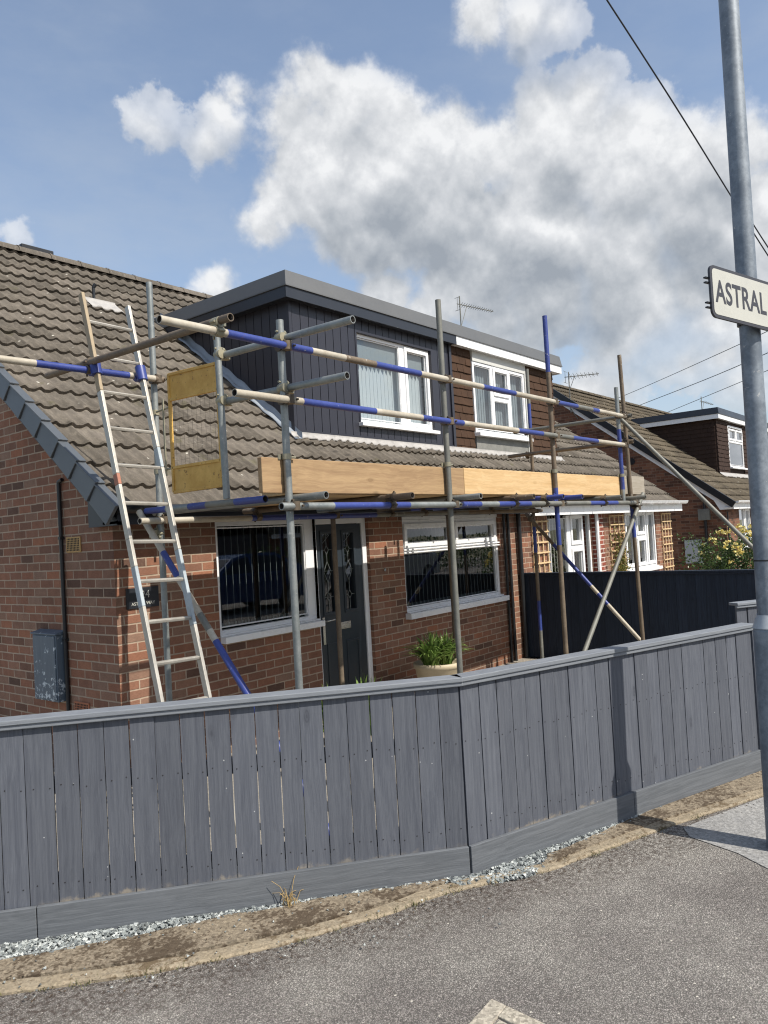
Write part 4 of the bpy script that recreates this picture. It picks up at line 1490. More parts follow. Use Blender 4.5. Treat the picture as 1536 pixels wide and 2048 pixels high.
def dormer_roof(parent, x0, x1, left_end, right_end, fasc, cap, y0=0.85):
    fm = MB()
    yb = 3.52
    fm.box(x0 + (0.012 if left_end else 0), x1 - (0.012 if right_end else 0), y0 + 0.012, y0 + 0.03, 4.585, 4.735)
    fm.box(x0 + 0.03, x1 - 0.03, y0 + 0.0301, yb, 4.60, 4.615)
    if left_end:
        fm.box(x0 + 0.012, x0 + 0.03, y0 + 0.0301, yb - 0.15, 4.585, 4.735)
    if right_end:
        fm.box(x1 - 0.03, x1 - 0.012, y0 + 0.0301, yb - 0.15, 4.585, 4.735)
    f_ = fm.build('dormer_fascia', fasc, parent, bevel=0.003)
    cm = MB()
    b = 0.028
    xa, xb = (x0 + b if left_end else x0), (x1 - b if right_end else x1)
    cm.hexa([(x0, y0, 4.735), (x1, y0, 4.735), (x1, yb, 4.735), (x0, yb, 4.735), (xa, y0 + b, 4.912), (xb, y0 + b, 4.912), (xb, yb + 0.12, 4.912), (xa, yb + 0.12, 4.912)])
    cm.box(x0 - (0.004 if left_end else 0), x1 + (0.004 if right_end else 0), y0 - 0.006, y0 + 0.0115, 4.720, 4.7345)
    if left_end:
        cm.box(x0 - 0.004, x0 + 0.0115, y0 + 0.0115, yb - 0.12, 4.720, 4.7345)
    cm.build('dormer_roof', cap, f_)
    return f_


dormer_roof(dr1, 2.895, MID + 0.03, True, False, M_ANTH, M_CAP)
window(dr1, 1.02, HW[0], HW[1], HW[2], HW[3], [(4.30, 5.215, 3.30, 4.375, False), (5.33, 5.90, 3.27, 4.395, True)], 0.045, M_GLASS_UP, sill=0.11, sill_h=0.05, sill_ext=0.04, blind=(M_SLAT_PALE, 0.080, 3, 3.3, 4.36, False))
# scalloped pelmet of the blind
vl = MB()
x = 4.33
while x < 5.85:
    vl.poly([(x, 1.085, 4.37), (x, 1.085, 4.12), (x + 0.055, 1.085, 4.04), (x + 0.085, 1.085, 4.12), (x + 0.085, 1.085, 4.37)], (0, 0.004, 0))
    x += 0.0855
vl.build('pelmet', M_SLAT_GREY2, dr1)
# dressed lead: wavy apron on the tiles, and soakers up the cheek


def apron(x0, x1, ya, yb_, seed):
    mb = MB()
    nx = int((x1 - x0) / 0.0167)
    rr = random.Random(seed)
    b = len(mb.v)
    ph = 0.0
    for i in range(nx + 1):
        x = x0 + (x1 - x0) * i / nx
        ph = 0.8 * ph + rr.uniform(-0.011, 0.011)
        lo = ya + ph
        for k, yy in enumerate((lo, lo, (lo + yb_) / 2, yb_ - 0.021, yb_ - 0.021)):
            h = (0.034 if k == 0 else 0.048) + (0.0 if k < 3 else 0.006) + wave(x) * (0.9, 0.9, 0.45, 0.0, 0.0)[k]
            mb.v.append((x, yy - nv.y * 0 + (-nv.y) * -h * 0 - 0.0 + nv.y * h, roof_z(yy) + nv.z * h + (0.022 if k == 4 else 0)))
    for i in range(nx):
        for k in range(4):
            a = b + i * 5 + k
            c = a + 5
            mb.f.append((a, c, c + 1, a + 1))
            mb.mi.append(0)
            mb.sm.append(True)
    return mb


apron(X_C - 0.10, MID, 0.915, 1.0, 2).build('apron_flashing', M_LEAD, dr1)
sk = MB()
b = len(sk.v)
n = 60
for i in range(n + 1):
    yy = 0.86 + (3.5 - 0.86) * i / n
    w_ = 0.010 * math.cos(2 * math.pi * yy / ROW) + 0.012
    wd_ = 0.10 + 0.018 * math.sin(2 * math.pi * yy / ROW + 0.6)
    for (dx, h) in ((-wd_, 0.030), (-wd_, 0.044), (-0.04, 0.050), (-0.003, 0.055), (-0.003, 0.13)):
        sk.v.append((X_C + dx, yy, roof_z(yy) + h + w_))
for i in range(n):
    for k in range(4):
        a = b + i * 5 + k
        c = a + 5
        sk.f.append((a, c, c + 1, a + 1))
        sk.mi.append(0)
        sk.sm.append(True)
sk.build('side_flashing', M_LEAD2, dr1)

# vent pipe with white flashing, ridge vent
vp = MB()
pv = Vector((2.18, 3.72, roof_z(3.72)))
vp.tube(pv, pv + Vector((0, 0, 0.20)), 0.02, 12)
vp.tube(pv + Vector((0, 0, 0.19)), pv + Vector((0.02, -0.02, 0.235)), 0.024, 12)
vo = vp.build('vent_pipe', M_BLACK, rf1)
apron(1.98, 2.42, 3.46, 3.66, 5).build('lead_slate', M_LEAD, vo)
rv = MB()
zr = roof_z(RIDGE_Y) + 0.06
rv.obox((1.78, 4.80, zr), (0.46, 0, 0.0), (0, 0.22, 0), (0, 0, 0.07))
rv.build('ridge_vent', M_BLACK, rf1, bevel=0.01)

# gable fittings
pp = MB()
pp.tube((-0.022, 0.760, 2.36), (-0.022, 0.760, GND), 0.0165, 10)
pp.tube((-0.022, 0.760, 2.36), (-0.022, 0.70, 2.375), 0.0165, 10)
for zz in (1.88, 1.02):
    pp.box(-0.042, -0.001, 0.738, 0.775, zz - 0.01, zz + 0.012)
pp.build('waste_pipe', M_BLACK, H1)
mt = MB()
mt.box(-0.085, -0.001, 0.80, 1.20, 0.50, 1.065)
mt.hexa([(-0.098, 1.215, 1.066), (-0.098, 0.785, 1.066), (-0.001, 0.785, 1.066), (-0.001, 1.215, 1.066), (-0.098, 1.215, 1.078), (-0.098, 0.785, 1.078), (-0.001, 0.785, 1.10), (-0.001, 1.215, 1.10)])
mt.box(-0.094, -0.0851, 0.815, 1.185, 0.515, 1.055)
mt.build('meter_box', M_PEEL, H1, bevel=0.004)


def air_brick(parent, y0, y1, z0, z1, mat, nm):
    mb = MB()
    mb.box(-0.012, -0.001, y0, y1, z0, z1)
    ab = mb.build(nm, mat, parent, bevel=0.003)
    hm = MB()
    for i in range(9):
        for j in range(6):
            cy = y0 + (y1 - y0) * (i + 1.0) / 10
            cz = z0 + (z1 - z0) * (j + 1.0) / 7
            hm.box(-0.0135, -0.0121, cy - 0.006, cy + 0.006, cz - 0.007, cz + 0.007)
    hm.build('dark_hole_blocks', M_HOLE, ab)  # raised dark blocks standing for the shade in the holes


air_brick(H1, 0.475, 0.70, 1.755, 1.885, M_TERRA, 'air_brick')
air_brick(H1, 0.455, 0.68, 0.37, 0.51, M_TERRA2, 'air_brick')

# house name plate
npz = MB()
npz.box(0.085, 0.385, -0.014, -0.002, 1.275, 1.440)
npl = npz.build('number_plate', M_SLATEPLATE, H1, bevel=0.003)
TM = Matrix.Translation((0.235, -0.015, 1.355)) @ Matrix.Rotation(math.pi / 2, 4, 'X')
text_mesh('124', 0.085, 'numerals', M_SIGNW, npl, TM, 0.001, align='CENTER')
TM = Matrix.Translation((0.235, -0.015, 1.300)) @ Matrix.Rotation(math.pi / 2, 4, 'X')
text_mesh('ASTRAL WAY', 0.036, 'lettering', M_SIGNW, npl, TM, 0.001, align='CENTER')

# downpipes near the party wall
dp = MB()
for xx in (6.02, 6.13):
    dp.tube((xx, -0.03, 1.95), (xx, -0.03, GND), 0.018 if xx < 6.1 else 0.022, 10)
dp.tube((6.40, -0.05, 1.97), (6.40, -0.05, GND), 0.034, 12)
dp.build('downpipe', M_BLACK, H1)

# ================================================================== house 2 (right half of the pair)
H2 = thing('semi_detached_house', 'brick house with brown tile hung dormer and trellis panels, joined to the scaffolded one', 'house', (MID, 0, 0), 'semi detached dormer houses')
XE = 12.93
OP1 = (7.376, 8.96, -0.05, 1.965)
OP2 = (10.42, 12.03, 0.80, 1.965)
rf2 = shell(H2, MID, XE, [OP1, OP2], M_BRICK, M_TILE, False, True, (6.4, 9.86, 1.02, 3.3))
window(H2, 0.02, 7.376, 8.96, 0.0, 1.965, [(7.50, 8.08, 0.1, 1.86, False), (8.20, 8.64, 1.42, 1.90, True), (8.20, 8.64, 0.06, 1.36, True), (8.70, 8.92, 0.06, 1.90, False)], 0.05, sill=0, blind=(M_CURTAIN, 0.10, 20, 0.1, 1.9, False))
window(H2, 0.02, 10.42, 12.03, 0.83, 1.965, [(10.48, 10.98, 0.89, 1.91, True), (11.05, 11.50, 1.48, 1.91, True), (11.05, 11.50, 0.89, 1.42, True), (11.56, 11.98, 0.89, 1.91, True)], 0.05, sill=0.09, sill_h=0.06, sill_ext=0.05, blind=(M_CURTAIN, 0.12, 15, 0.89, 1.9, False))
pr = MB()
wall_xz(pr, -0.055, 8.985, 9.34, GND, 1.90, [], 0.05)
for xx in (8.985, 9.34):
    pr.face([(xx, -0.055, GND), (xx, -0.055, 1.90), (xx, 0.0, 1.90), (xx, 0.0, GND)][::1 if xx > 9 else -1])
pr.build('brick_pier', M_BRICK3, H2)
dpw = MB()
dpw.tube((9.00, -0.09, 1.93), (9.00, -0.09, GND), 0.03, 12)
dpw.build('downpipe', M_UPVC, H2)
sf = MB()
sf.box(MID + 0.002, XE + 0.085, -0.20, -0.001, 1.940, 1.958)
sf.box(MID + 0.002, XE + 0.085, -0.224, -0.20, 1.905, 2.08)
fs2 = sf.build('fascia', M_UPVC, H2)
gt = MB()
gutter(gt, MID + 0.004, XE + 0.10, 2.10)
gt.build('gutter', M_UPVC, fs2)
bb = MB()
bb.poly([(XE + 0.03, -0.2, roof_z(-0.2) - 0.04), (XE + 0.03, RIDGE_Y, roof_z(RIDGE_Y) - 0.04), (XE + 0.03, RIDGE_Y, roof_z(RIDGE_Y) - 0.24), (XE + 0.03, -0.2, 1.94)], (0.02, 0, 0))
bb.build('bargeboard', M_UPVC, H2)

D2W = (7.055, 8.735, 3.29, 4.435)
dm2 = MB()
hung_tiles(dm2, Y_F, MID + 0.015, 7.03, 3.02, 4.60)
hung_tiles(dm2, Y_F, 8.78, 9.87, 3.02, 4.60)
wall_xz(dm2, Y_F + 0.001, MID, 9.87, 2.9, 4.62, [D2W], 0.10)
dm2.hexa([(9.85, Y_F, 2.9), (9.89, Y_F, 2.9), (9.89, 3.6, 4.8), (9.85, 3.6, 4.8), (9.85, Y_F, 4.60), (9.89, Y_F, 4.60), (9.89, 3.6, 4.85), (9.85, 3.6, 4.85)])
dr2 = dm2.build('dormer', M_HANG, H2)
dormer_roof(dr2, MID + 0.03, 10.045, False, True, M_UPVC, M_CAP)
window(dr2, 0.97, D2W[0], D2W[1], D2W[2], D2W[3], [(7.11, 7.60, 3.36, 4.38, False), (7.67, 8.17, 3.94, 4.40, True), (7.69, 8.15, 3.36, 3.86, False), (8.25, 8.68, 3.36, 4.38, False)], 0.05, M_GLASS_UP, sill=0.10, sill_h=0.06, sill_ext=0.03, blind=(M_SLAT_GREY2, 0.076, 7, 3.34, 4.4, False))
pn = MB()
pn.box(7.05, 8.74, 0.955, 0.999, 4.437, 4.60)
pn.box(8.74, 8.775, 0.95, 0.999, 3.0, 4.60)
pn.build('head_panel', M_RENDER, dr2, bevel=0.003)
pn = MB()
pn.box(7.05, 8.76, 0.965, 0.999, 3.0, 3.228)
pn.build('under_panel', M_LEAD3, dr2)
apron(MID, 10.0, 0.92, 1.0, 4).build('apron_flashing', M_LEAD, dr2)


# ------------------------------------------------------------------ trellis, climber
def trellis(x0, x1, z0, z1, label):
    t = thing('trellis_panel', label, 'trellis', ((x0 + x1) / 2, -0.03, z0), 'pale pine trellis panels')
    mb = MB()
    n = 4
    for i in range(n):
        x = x0 + 0.02 + (x1 - x0 - 0.04) * i / (n - 1)
        mb.box(x - 0.011, x + 0.011, -0.030, -0.016, z0, z1)
    mb.build('upright_slats', M_TRELLIS, t)
    mb = MB()
    k = int((z1 - z0) / 0.155)
    for j in range(k + 1):
        z = z1 - 0.02 - j * 0.155
        mb.box(x0, x1, -0.046, -0.0305, z - 0.011, z + 0.011)
    mb.build('cross_slats', M_TRELLIS, t)


trellis(6.82, 7.33, 0.3, 1.84, 'pine trellis on brick left of the white patio door, behind the scaffold poles')
trellis(9.68, 10.33, 0.3, 1.88, 'pine trellis overgrown with a climber, between patio door and window')
trellis(12.30, 12.84, 0.3, 1.88, 'pine trellis on brick at the right corner of the house')


def leaf(mb, c, s, rr, flat=0.6):
    d = Vector((rr.gauss(0, 1), rr.gauss(0, 1), rr.gauss(0, 1))).normalized()
    u = d.orthogonal().normalized()
    u = Matrix.Rotation(rr.uniform(0, 6.28), 3, d) @ u
    w = d.cross(u)
    c = Vector(c)
    mb.face([c - u * s, c - u * s * 0.1 + w * s * flat + d * s * 0.12, c + u * s, c - u * s * 0.1 - w * s * flat + d * s * 0.12], 0, False)


rl = random.Random(21)
cl = thing('climbing_plant', 'olive green climber growing over the middle trellis', 'climber', (10.0, -0.07, GND))
mb = MB()
for _ in range(900):
    z = rl.triangular(0.2, 1.75, 0.9)
    leaf(mb, (9.99 + rl.gauss(0, 0.19), -0.07 + rl.uniform(-.05, .03), z), rl.uniform(0.014, 0.03), rl)
mb.build('foliage', M_CLIMB, cl)
mb = MB()
for k in range(5):
    p = Vector((9.9 + 0.05 * k, -0.05, GND))
    for j in range(6):
        e = p + Vector((rl.uniform(-.06, .06), 0, 0.28))
        mb.tube(p, e, 0.006, 5)
        p = e
mb.build('stem', M_BARK, cl)

# ================================================================== houses further along
NX = 17.0


def far_house(X0, X1, left, label, windows_front, dormer_x, dorm_win, mirror=False, x_off=0.0, flip=False):
    t = thing('semi_detached_house', label, 'house', (X0, 0, 0), 'semi detached dormer houses')
    hl = [(w[0] - 0.03, w[1] + 0.03, w[2] - 0.03, w[3] + 0.03) for w in windows_front]
    dh = (dormer_x[0] + 0.02, dormer_x[1] - 0.02, 1.02, 3.3)
    shell(t, X0, X1, hl, M_BRICK2, M_TILE2, left, not left, dh, res=6)
    for w in windows_front:
        mid = (w[0] + w[1]) / 2
        window(t, 0.02, hl[0][0] if False else w[0] - 0.03, w[1] + 0.03, w[2] - 0.03, w[3] + 0.03, [(w[0] + 0.03, mid - 0.03, w[2] + 0.03, w[3] - 0.03, False), (mid + 0.03, w[1] - 0.03, w[2] + 0.03, w[3] - 0.03, True)], 0.05, sill=0.08, blind=(M_SLAT_GREY, 0.12, 30, w[2], w[3], False))
    a, b = dormer_x
    dm = MB()
    lo, hi = dorm_win[0], dorm_win[1]
    hung_tiles(dm, Y_F, a, lo, 3.0, 4.6, gauge=0.125, tw=0.2)
    hung_tiles(dm, Y_F, hi, b, 3.0, 4.6, gauge=0.125, tw=0.2)
    wall_xz(dm, Y_F + 0.001, a, b, 2.9, 4.62, [(lo, hi, 3.2, 4.5)], 0.10)
    if left:
        hung_tiles(dm, a + 0.0, Y_F + 0.03, 3.55, 3.0, 4.6, gauge=0.125, tw=0.2, axis='y', low=lambda yy: roof_z(yy) - 0.12)
        dm.hexa([(a, 3.6, roof_z(3.6) - .1), (a, Y_F + .001, roof_z(Y_F) - .1), (a + .04, Y_F + .001, roof_z(Y_F) - .1), (a + .04, 3.6, roof_z(3.6) - .1), (a, 3.6, 4.62), (a, Y_F + .001, 4.62), (a + .04, Y_F + .001, 4.62), (a + .04, 3.6, 4.62)])
    else:
        dm.hexa([(b - .04, 3.6, roof_z(3.6) - .1), (b - .04, Y_F + .001, roof_z(Y_F) - .1), (b, Y_F + .001, roof_z(Y_F) - .1), (b, 3.6, roof_z(3.6) - .1), (b - .04, 3.6, 4.62), (b - .04, Y_F + .001, 4.62), (b, Y_F + .001, 4.62), (b, 3.6, 4.62)])
    d_ = dm.build('dormer', M_HANG2, t)
    dormer_roof(d_, a - 0.16 if left else a, b if left else b + 0.16, left, not left, M_UPVC, M_ANTH)
    window(d_, 0.98, lo, hi, 3.22, 4.5, [(lo + 0.05, (lo + hi) / 2 - 0.03, 4.05, 4.40, True), ((lo + hi) / 2 + 0.03, hi - 0.05, 4.05, 4.40, True), (lo + 0.05, hi - 0.05, 3.29, 3.98, False)], 0.05, M_GLASS_UP, sill=0.09)
    apron(a - 0.08, b + 0.02, 0.84, 1.0, 6).build('apron_flashing', M_LEAD, d_)
    sf = MB()
    xl, xr = (X0 - 0.085, X1) if left else (X0, X1 + 0.085)
    sf.box(xl, xr - 0.002, -0.20, -0.001, 1.94, 1.958)
    sf.box(xl, xr - 0.002, -0.224, -0.20, 1.905, 2.08)
    f_ = sf.build('fascia', M_UPVC, t)
    gt = MB()
    gutter(gt, xl, xr, 2.10)
    gt.build('gutter', M_UPVC, f_)
    if left:
        bb = MB()
        bb.poly([(X0 - 0.05, -0.22, roof_z(-0.22) - 0.06), (X0 - 0.05, -0.22, 1.905), (X0 - 0.05, 0.12, 1.905), (X0 - 0.05, 0.25, roof_z(0.25) - 0.26), (X0 - 0.05, RIDGE_Y, roof_z(RIDGE_Y) - 0.26), (X0 - 0.05, RIDGE_Y, roof_z(RIDGE_Y) - 0.06)], (0.048, 0, 0))
        bb.build('bargeboard', M_UPVC, t)
        vg = MB()
        aa = Vector((X0 - 0.14, EAVE - 0.03, roof_z(EAVE - 0.03)))
        L = (RIDGE_Y - EAVE + 0.03) / dv_.y
        vg.obox(aa - nv * 0.10, Vector((0.06, 0, 0)), dv_ * L, nv * 0.165)
        vg.build('verge', M_BLACK, t, bevel=0.005)
    return t


H3 = far_house(NX, NX + 6.45, True, 'brown brick house with white bargeboard and brown dormer beyond the driveway', [(18.25, 19.35, 0.9, 1.93)], (NX + 3.3, NX + 6.45), (21.46, 23.1))
gf = MB()
gf.tube((NX - 0.04, 0.49, 2.31), (NX - 0.04, 0.49, GND), 0.035, 10)
gf.tube((NX - 0.04, -0.05, 1.85), (NX - 0.04, -0.05, GND), 0.02, 10)
gf.build('soil_pipe', M_BLACK, H3)
gf = MB()
gf.box(NX - 0.12, NX - 0.001, 0.365, 0.64, 1.665, 1.955)
gf.build('vent_box', M_GREY, H3, bevel=0.006)
gf = MB()
gf.box(NX - 0.10, NX - 0.001, 0.62, 1.03, 0.58, 1.18)
gf.build('meter_box', M_BOXGREY, H3, bevel=0.006)
gf = MB()
gf.tube((NX - 0.001, 2.3, 3.35), (NX - 0.03, 2.3, 3.35), 0.09, 16)
gf.build('wall_vent', M_BLACK, H3)
H4 = far_house(NX + 6.45, NX + 12.9, False, 'far brown brick house half hidden behind the lamp post', [(27.5, 28.6, 0.9, 1.93)], (NX + 6.45, NX + 9.6), (24.3, 26.0))


# ------------------------------------------------------------------ aerials and cables
def aerial(name, label, base, h, boom_dir, boom_l, n_el, el_dir, el_len, bracket=None, bow=False):
    t = thing(name, label, 'aerial', base)
    base = Vector(base)
    mb = MB()
    mb.tube(base, base + Vector((0, 0, h)), 0.016, 8)
    if bracket:
        mb.tube(base + Vector((0, 0, h * 0.1)), base + Vector(bracket), 0.012, 6)
    mb.build('mast', M_GREY, t)
    bd = Vector(boom_dir).normalized()
    ed = Vector(el_dir).normalized()
    c = base + Vector((0, 0, h * 0.88))
    mb = MB()
    mb.tube(c - bd * 0.12, c + bd * boom_l, 0.011, 6)
    mb.tube(base + Vector((0, 0, h * 0.55)), c + bd * boom_l * 0.2, 0.008, 6)
    for i in range(n_el):
        p = c + bd * (boom_l * (i + 0.5) / n_el)
        l = el_len * (1.0 - 0.35 * i / n_el)
        for tilt in ((0.6, -0.6) if bow else (0.0,)):
            e = (ed + Vector((0, 0, tilt))).normalized() * l
            mb.tube(p - e, p + e, 0.006, 5)
    if bow:
        for k in (-1, 1):
            mb.tube(c - bd * 0.1 - ed * el_len + Vector((0, 0, 0.16 * k)), c - bd * 0.1 + ed * el_len + Vector((0, 0, 0.16 * k)), 0.006, 5)
            mb.tube(c - bd * 0.1, c - bd * 0.1 + Vector((0, 0, 0.16 * k)), 0.006, 5)
    mb.build('antenna', M_GREY, t)
    return t


aerial('tv_aerial', 'thin television aerial rising behind the flat dormer roof', (13.0, 4.9, 5.9), 1.75, (1, -0.05, 0.06), 1.5, 15, (0.1, 1, 0), 0.08, bow=True)
aerial('tv_aerial', 'stubby television aerial on the gable wall of the brown house', (16.88, 3.9, 4.9), 1.15, (0.15, -1, -0.05), 0.85, 8, (1, 0.1, 0), 0.14, bracket=(0.1, -0.15, -0.2), bow=True)
aerial('tv_aerial', 'small far television aerial above the brown dormer', (28.6, 3.75, 5.0), 1.55, (1, -0.05, -0.02), 1.3, 6, (0.1, 1, 0.0), 0.12)


def cable(name, label, pts, r, extra=None):
    mb = MB()
    def run(pp):
        for a, b in zip(pp, pp[1:]):
            mb.tube(a, b, r, 6, caps=False)
    def sub(pp):
        out = []
        for i in range(len(pp) - 1):
            p0 = Vector(pp[max(0, i - 1)]); p1 = Vector(pp[i]); p2 = Vector(pp[i + 1]); p3 = Vector(pp[min(len(pp) - 1, i + 2)])
            for k in range(6):
                t = k / 6
                out.append(0.5 * ((2 * p1) + (p2 - p0) * t + (2 * p0 - 5 * p1 + 4 * p2 - p3) * t * t + (3 * p1 - p0 - 3 * p2 + p3) * t ** 3))
        out.append(Vector(pp[-1]))
        return out
    run(sub(pts))
    if extra:
        run(sub(extra))
    return single(mb.build(name, M_WIRE), label, 'cable')


DW = [(3.2, -2.77, 6.94), (4.74, -3.05, 6.1), (6.2, -3.23, 5.44), (7.54, -3.29, 5.08), (9.13, -3.62, 4.16)]
cable('telephone_cable', 'black telephone cable sloping down behind the lamp post', DW, 0.008, [(p[0] + 0.02, p[1] - 0.02, p[2] + 0.05 * k / 2) for k, p in enumerate(DW)][2:])
cable('power_cable', 'highest of the three thin overhead lines far behind the houses', [(51.45, 21.74, 9.55), (45.51, 13.16, 9.97), (34.68, 4.3, 9.41), (28.51, -0.8, 9.2)], 0.017)
cable('power_cable', 'middle of the three thin overhead lines far behind the houses', [(52.67, 20.26, 8.98), (45.84, 12.78, 9.13), (36.52, 5.24, 8.68), (28.5, -0.74, 8.35)], 0.019)
cable('power_cable', 'lowest of the three thin overhead lines far behind the houses', [(54.37, 18.18, 8.43), (47.08, 11.27, 8.63), (37.33, 4.25, 8.31), (28.5, -0.7, 7.71)], 0.017)

# ================================================================== scaffold
S = thing('scaffold', 'tube and board scaffold with blue banded rails round the brick house', 'scaffold', (0.05, -1.95, GND))
R_T = 0.02415
YO, YI = -1.95, -0.5
TM_ = [M_GALV, M_GREY, M_BEIGE, M_BROWN, M_BLUE, M_HOLE]
GA, GR, BE, BN, BL, HO = range(6)


def tube(name, p0, p1, segs=None, mi=GA, label=None):
    mb = MB()
    p0, p1 = Vector(p0), Vector(p1)
    mb.tube(p0, p1, R_T, 16, mi, segs, HO)
    return mb.build(name, TM_, S, label=label)


def xsegs(x0, x1, cuts):
    return [((x - x0) / (x1 - x0), k) for x, k in cuts] + ([] if abs(cuts[-1][0] - x1) < 1e-6 else [])


def base_plate(x, y):
    mb = MB()
    mb.box(x - 0.075, x + 0.075, y - 0.075, y + 0.075, GND + 0.016, GND + 0.024)
    mb.build('base_plate', M_GREY, S)


def standard(x, y, z1, segs=None, mi=GA, dx=0.0, dy=0.0, z0=GND + 0.024, plate=True):
    tube('standard', (x + dx, y + dy, z0), (x, y, z1), segs, mi)
    if plate:
        base_plate(x + dx, y + dy)


def coupler(c, a1, a2, mat=None, off=0.026):
    """right angle coupler: collars round tubes with axes a1 (through c) and a2 (offset) plus bolts"""
    mb = MB()
    c, a1, a2 = Vector(c), Vector(a1).normalized(), Vector(a2).normalized()
    nrm = a1.cross(a2).normalized()
    for s_, ax, ot in ((-1, a1, a2), (1, a2, a1)):
        p = c + nrm * (s_ * off)
        mb.tube(p - ax * 0.028, p + ax * 0.028, R_T + 0.008, 16)
        # flap and bolt
        q_ = p + ot * (R_T + 0.014)
        mb.obox(q_ - ax * 0.016 - nrm * 0.016 - ot * 0.012, ax * 0.032, nrm * 0.032, ot * 0.024) if ax.cross(nrm).dot(ot) > 0 else mb.obox(q_ + ax * 0.016 - nrm * 0.016 - ot * 0.012, -ax * 0.032, nrm * 0.032, ot * 0.024)
        mb.tube(q_ - nrm * 0.04, q_ + nrm * 0.05, 0.007, 8)
        mb.tube(q_ + nrm * 0.024, q_ + nrm * 0.040, 0.015, 6)
        mb.tube(p - ot * (R_T + 0.013) - ax * 0.02, p - ot * (R_T + 0.013) + ax * 0.02, 0.008, 8)
    mb.tube(c - nrm * 0.012, c + nrm * 0.012, 0.017, 10)
    return mb.build('coupler', mat or M_COUP, S)


def zsegs(z0, z1, cuts):
    return [((z - z0) / (z1 - z0), k) for z, k in cuts]


ZB = GND + 0.024
# standards: outer row
standard(0.05, YO, 3.165)
standard(1.87, YO, 3.665, mi=GR)
standard(3.79, YO, 3.89, zsegs(ZB, 3.89, [(0.82, BN), (1.0, BN), (1.55, BN), (2.13, BL), (2.42, BN), (3.31, BN), (3.89, BL)]))
standard(5.74, YO + 0.01, 3.775, zsegs(ZB, 3.775, [(1.55, BN), (1.93, BL), (3.775, BN)]), dx=0.17)
tube('standard', (5.55, YO, 1.99), (5.545, YO, 3.355), zsegs(1.99, 3.355, [(2.13, GA), (2.85, BL), (3.355, GA)]))
# inner row
standard(0.097, YI, 3.785)
standard(2.02, YI, 2.10, mi=BN)
standard(3.96, YI, 2.10, mi=BN)
standard(6.01, YI, 2.02, zsegs(ZB, 2.02, [(0.35, GR), (0.75, BL), (1.4, BN), (1.75, BL), (2.02, BN)]), mi=BN)
tube('standard', (6.01, YI - 0.03, 2.05), (6.03, YI - 0.03, 3.895), zsegs(2.05, 3.895, [(3.0, BN), (3.42, BL), (3.895, GR)]))
# puncheon holding the gate side
tube('standard', (0.035, -1.36, 2.06), (0.03, -1.345, 3.29))
# ledgers
yl = YO - 0.052
LED = [(0.40, GA), (1.24, BL), (1.94, GA), (2.25, BL), (2.54, GA), (2.80, BL), (3.13, BL), (4.46, GR), (5.21, BL), (5.79, GR)]
tube('ledger', (-0.07, yl, 1.965), (5.79, yl, 1.97), [((x + 0.07) / 5.86, k) for x, k in LED])
tube('ledger', (-0.12, YI - 0.052, 1.955), (6.15, YI - 0.052, 1.965), [((x + 0.12) / 6.27, k) for x, k in [(0.95, BE), (2.6, BL), (4.3, GR), (6.15, BN)]])
# guard rails
R1 = [(-0.44, BE), (0.27, BL), (0.60, BE), (0.93, BN), (1.48, BL), (2.40, BE), (2.97, BL), (3.84, BE), (4.30, BL), (4.68, GR), (4.85, BL), (5.62, BE)]
y1 = YO - 0.052
tube('guard_rail', (-0.90, y1, 2.985), (5.62, y1, 3.005), [((x + 0.90) / 6.52, k) for x, k in R1])
R2_ = [(0.16, BE), (0.90, BL), (1.47, BE), (2.05, BL), (2.98, BE), (3.47, BL), (4.14, GR), (4.77, BL), (5.58, BE)]
tube('guard_rail', (-0.40, y1, 2.640), (5.58, y1, 2.660), [((x + 0.40) / 5.98, k) for x, k in R2_])
# end rails at the left (run front to back, open ends to the street)
xl = 0.05 + 0.052
tube('end_rail', (xl - 0.03, -1.30, 3.055), (xl - 0.02, -2.54, 3.045))
tube('end_rail', (xl - 0.03, -1.30, 2.735), (xl - 0.02, -2.47, 2.720))
# end rails at the right
tube('end_rail', (5.80, -2.02, 3.03), (5.80, -0.40, 3.03), mi=GR)
tube('end_rail', (5.80, -2.02, 2.715), (5.80, -0.30, 2.715), mi=BN)
# long dark tube lashed across the top and the ladder tie tube
tube('tie_tube', (-0.50, -2.12, 3.045), (-0.47, 0.02, 3.085), mi=BN)
LT = [(-0.86, BE), (-0.16, BL), (0.06, BE), (0.14, BN)]
tube('tie_tube', (-2.2, -0.57, 3.00), (0.14, -0.56, 3.03), [((x + 2.2) / 2.34, k) for x, k in LT])
# transoms under the boards
for x, k in ((0.13, GA), (1.03, BN), (1.95, GA), (2.85, BN), (3.44, BL), (3.86, BL), (4.86, GR), (5.60, GR)):
    tube('transom', (x, -2.20, 2.022), (x, -0.38, 2.022), mi=k)
tube('transom', (0.03, -1.75, 2.03), (0.03, -0.42, 2.035), [(0.22, BL), (0.45, GR), (0.6, BL), (0.8, GA), (1.0, BL)])
# braces
tube('brace', (0.0, -0.37, 2.035), (0.0, -2.24, -0.075), [(0.151, BE), (0.24, BL), (0.3625, BE), (0.415, GR), (0.448, BE), (1.0, BL)])
tube('brace', (6.03, YO - 0.06, 2.08), (3.55, YO - 0.06, -0.02), mi=GR)
tube('brace', (5.95, -0.42, 1.93), (5.95, -2.16, -0.03), [(0.22, BN), (0.50, BL), (0.55, BE), (0.62, BL), (1.0, BE)])
tube('brace', (5.70, -1.88, 3.04), (5.70, -4.52, -0.03), mi=GR)
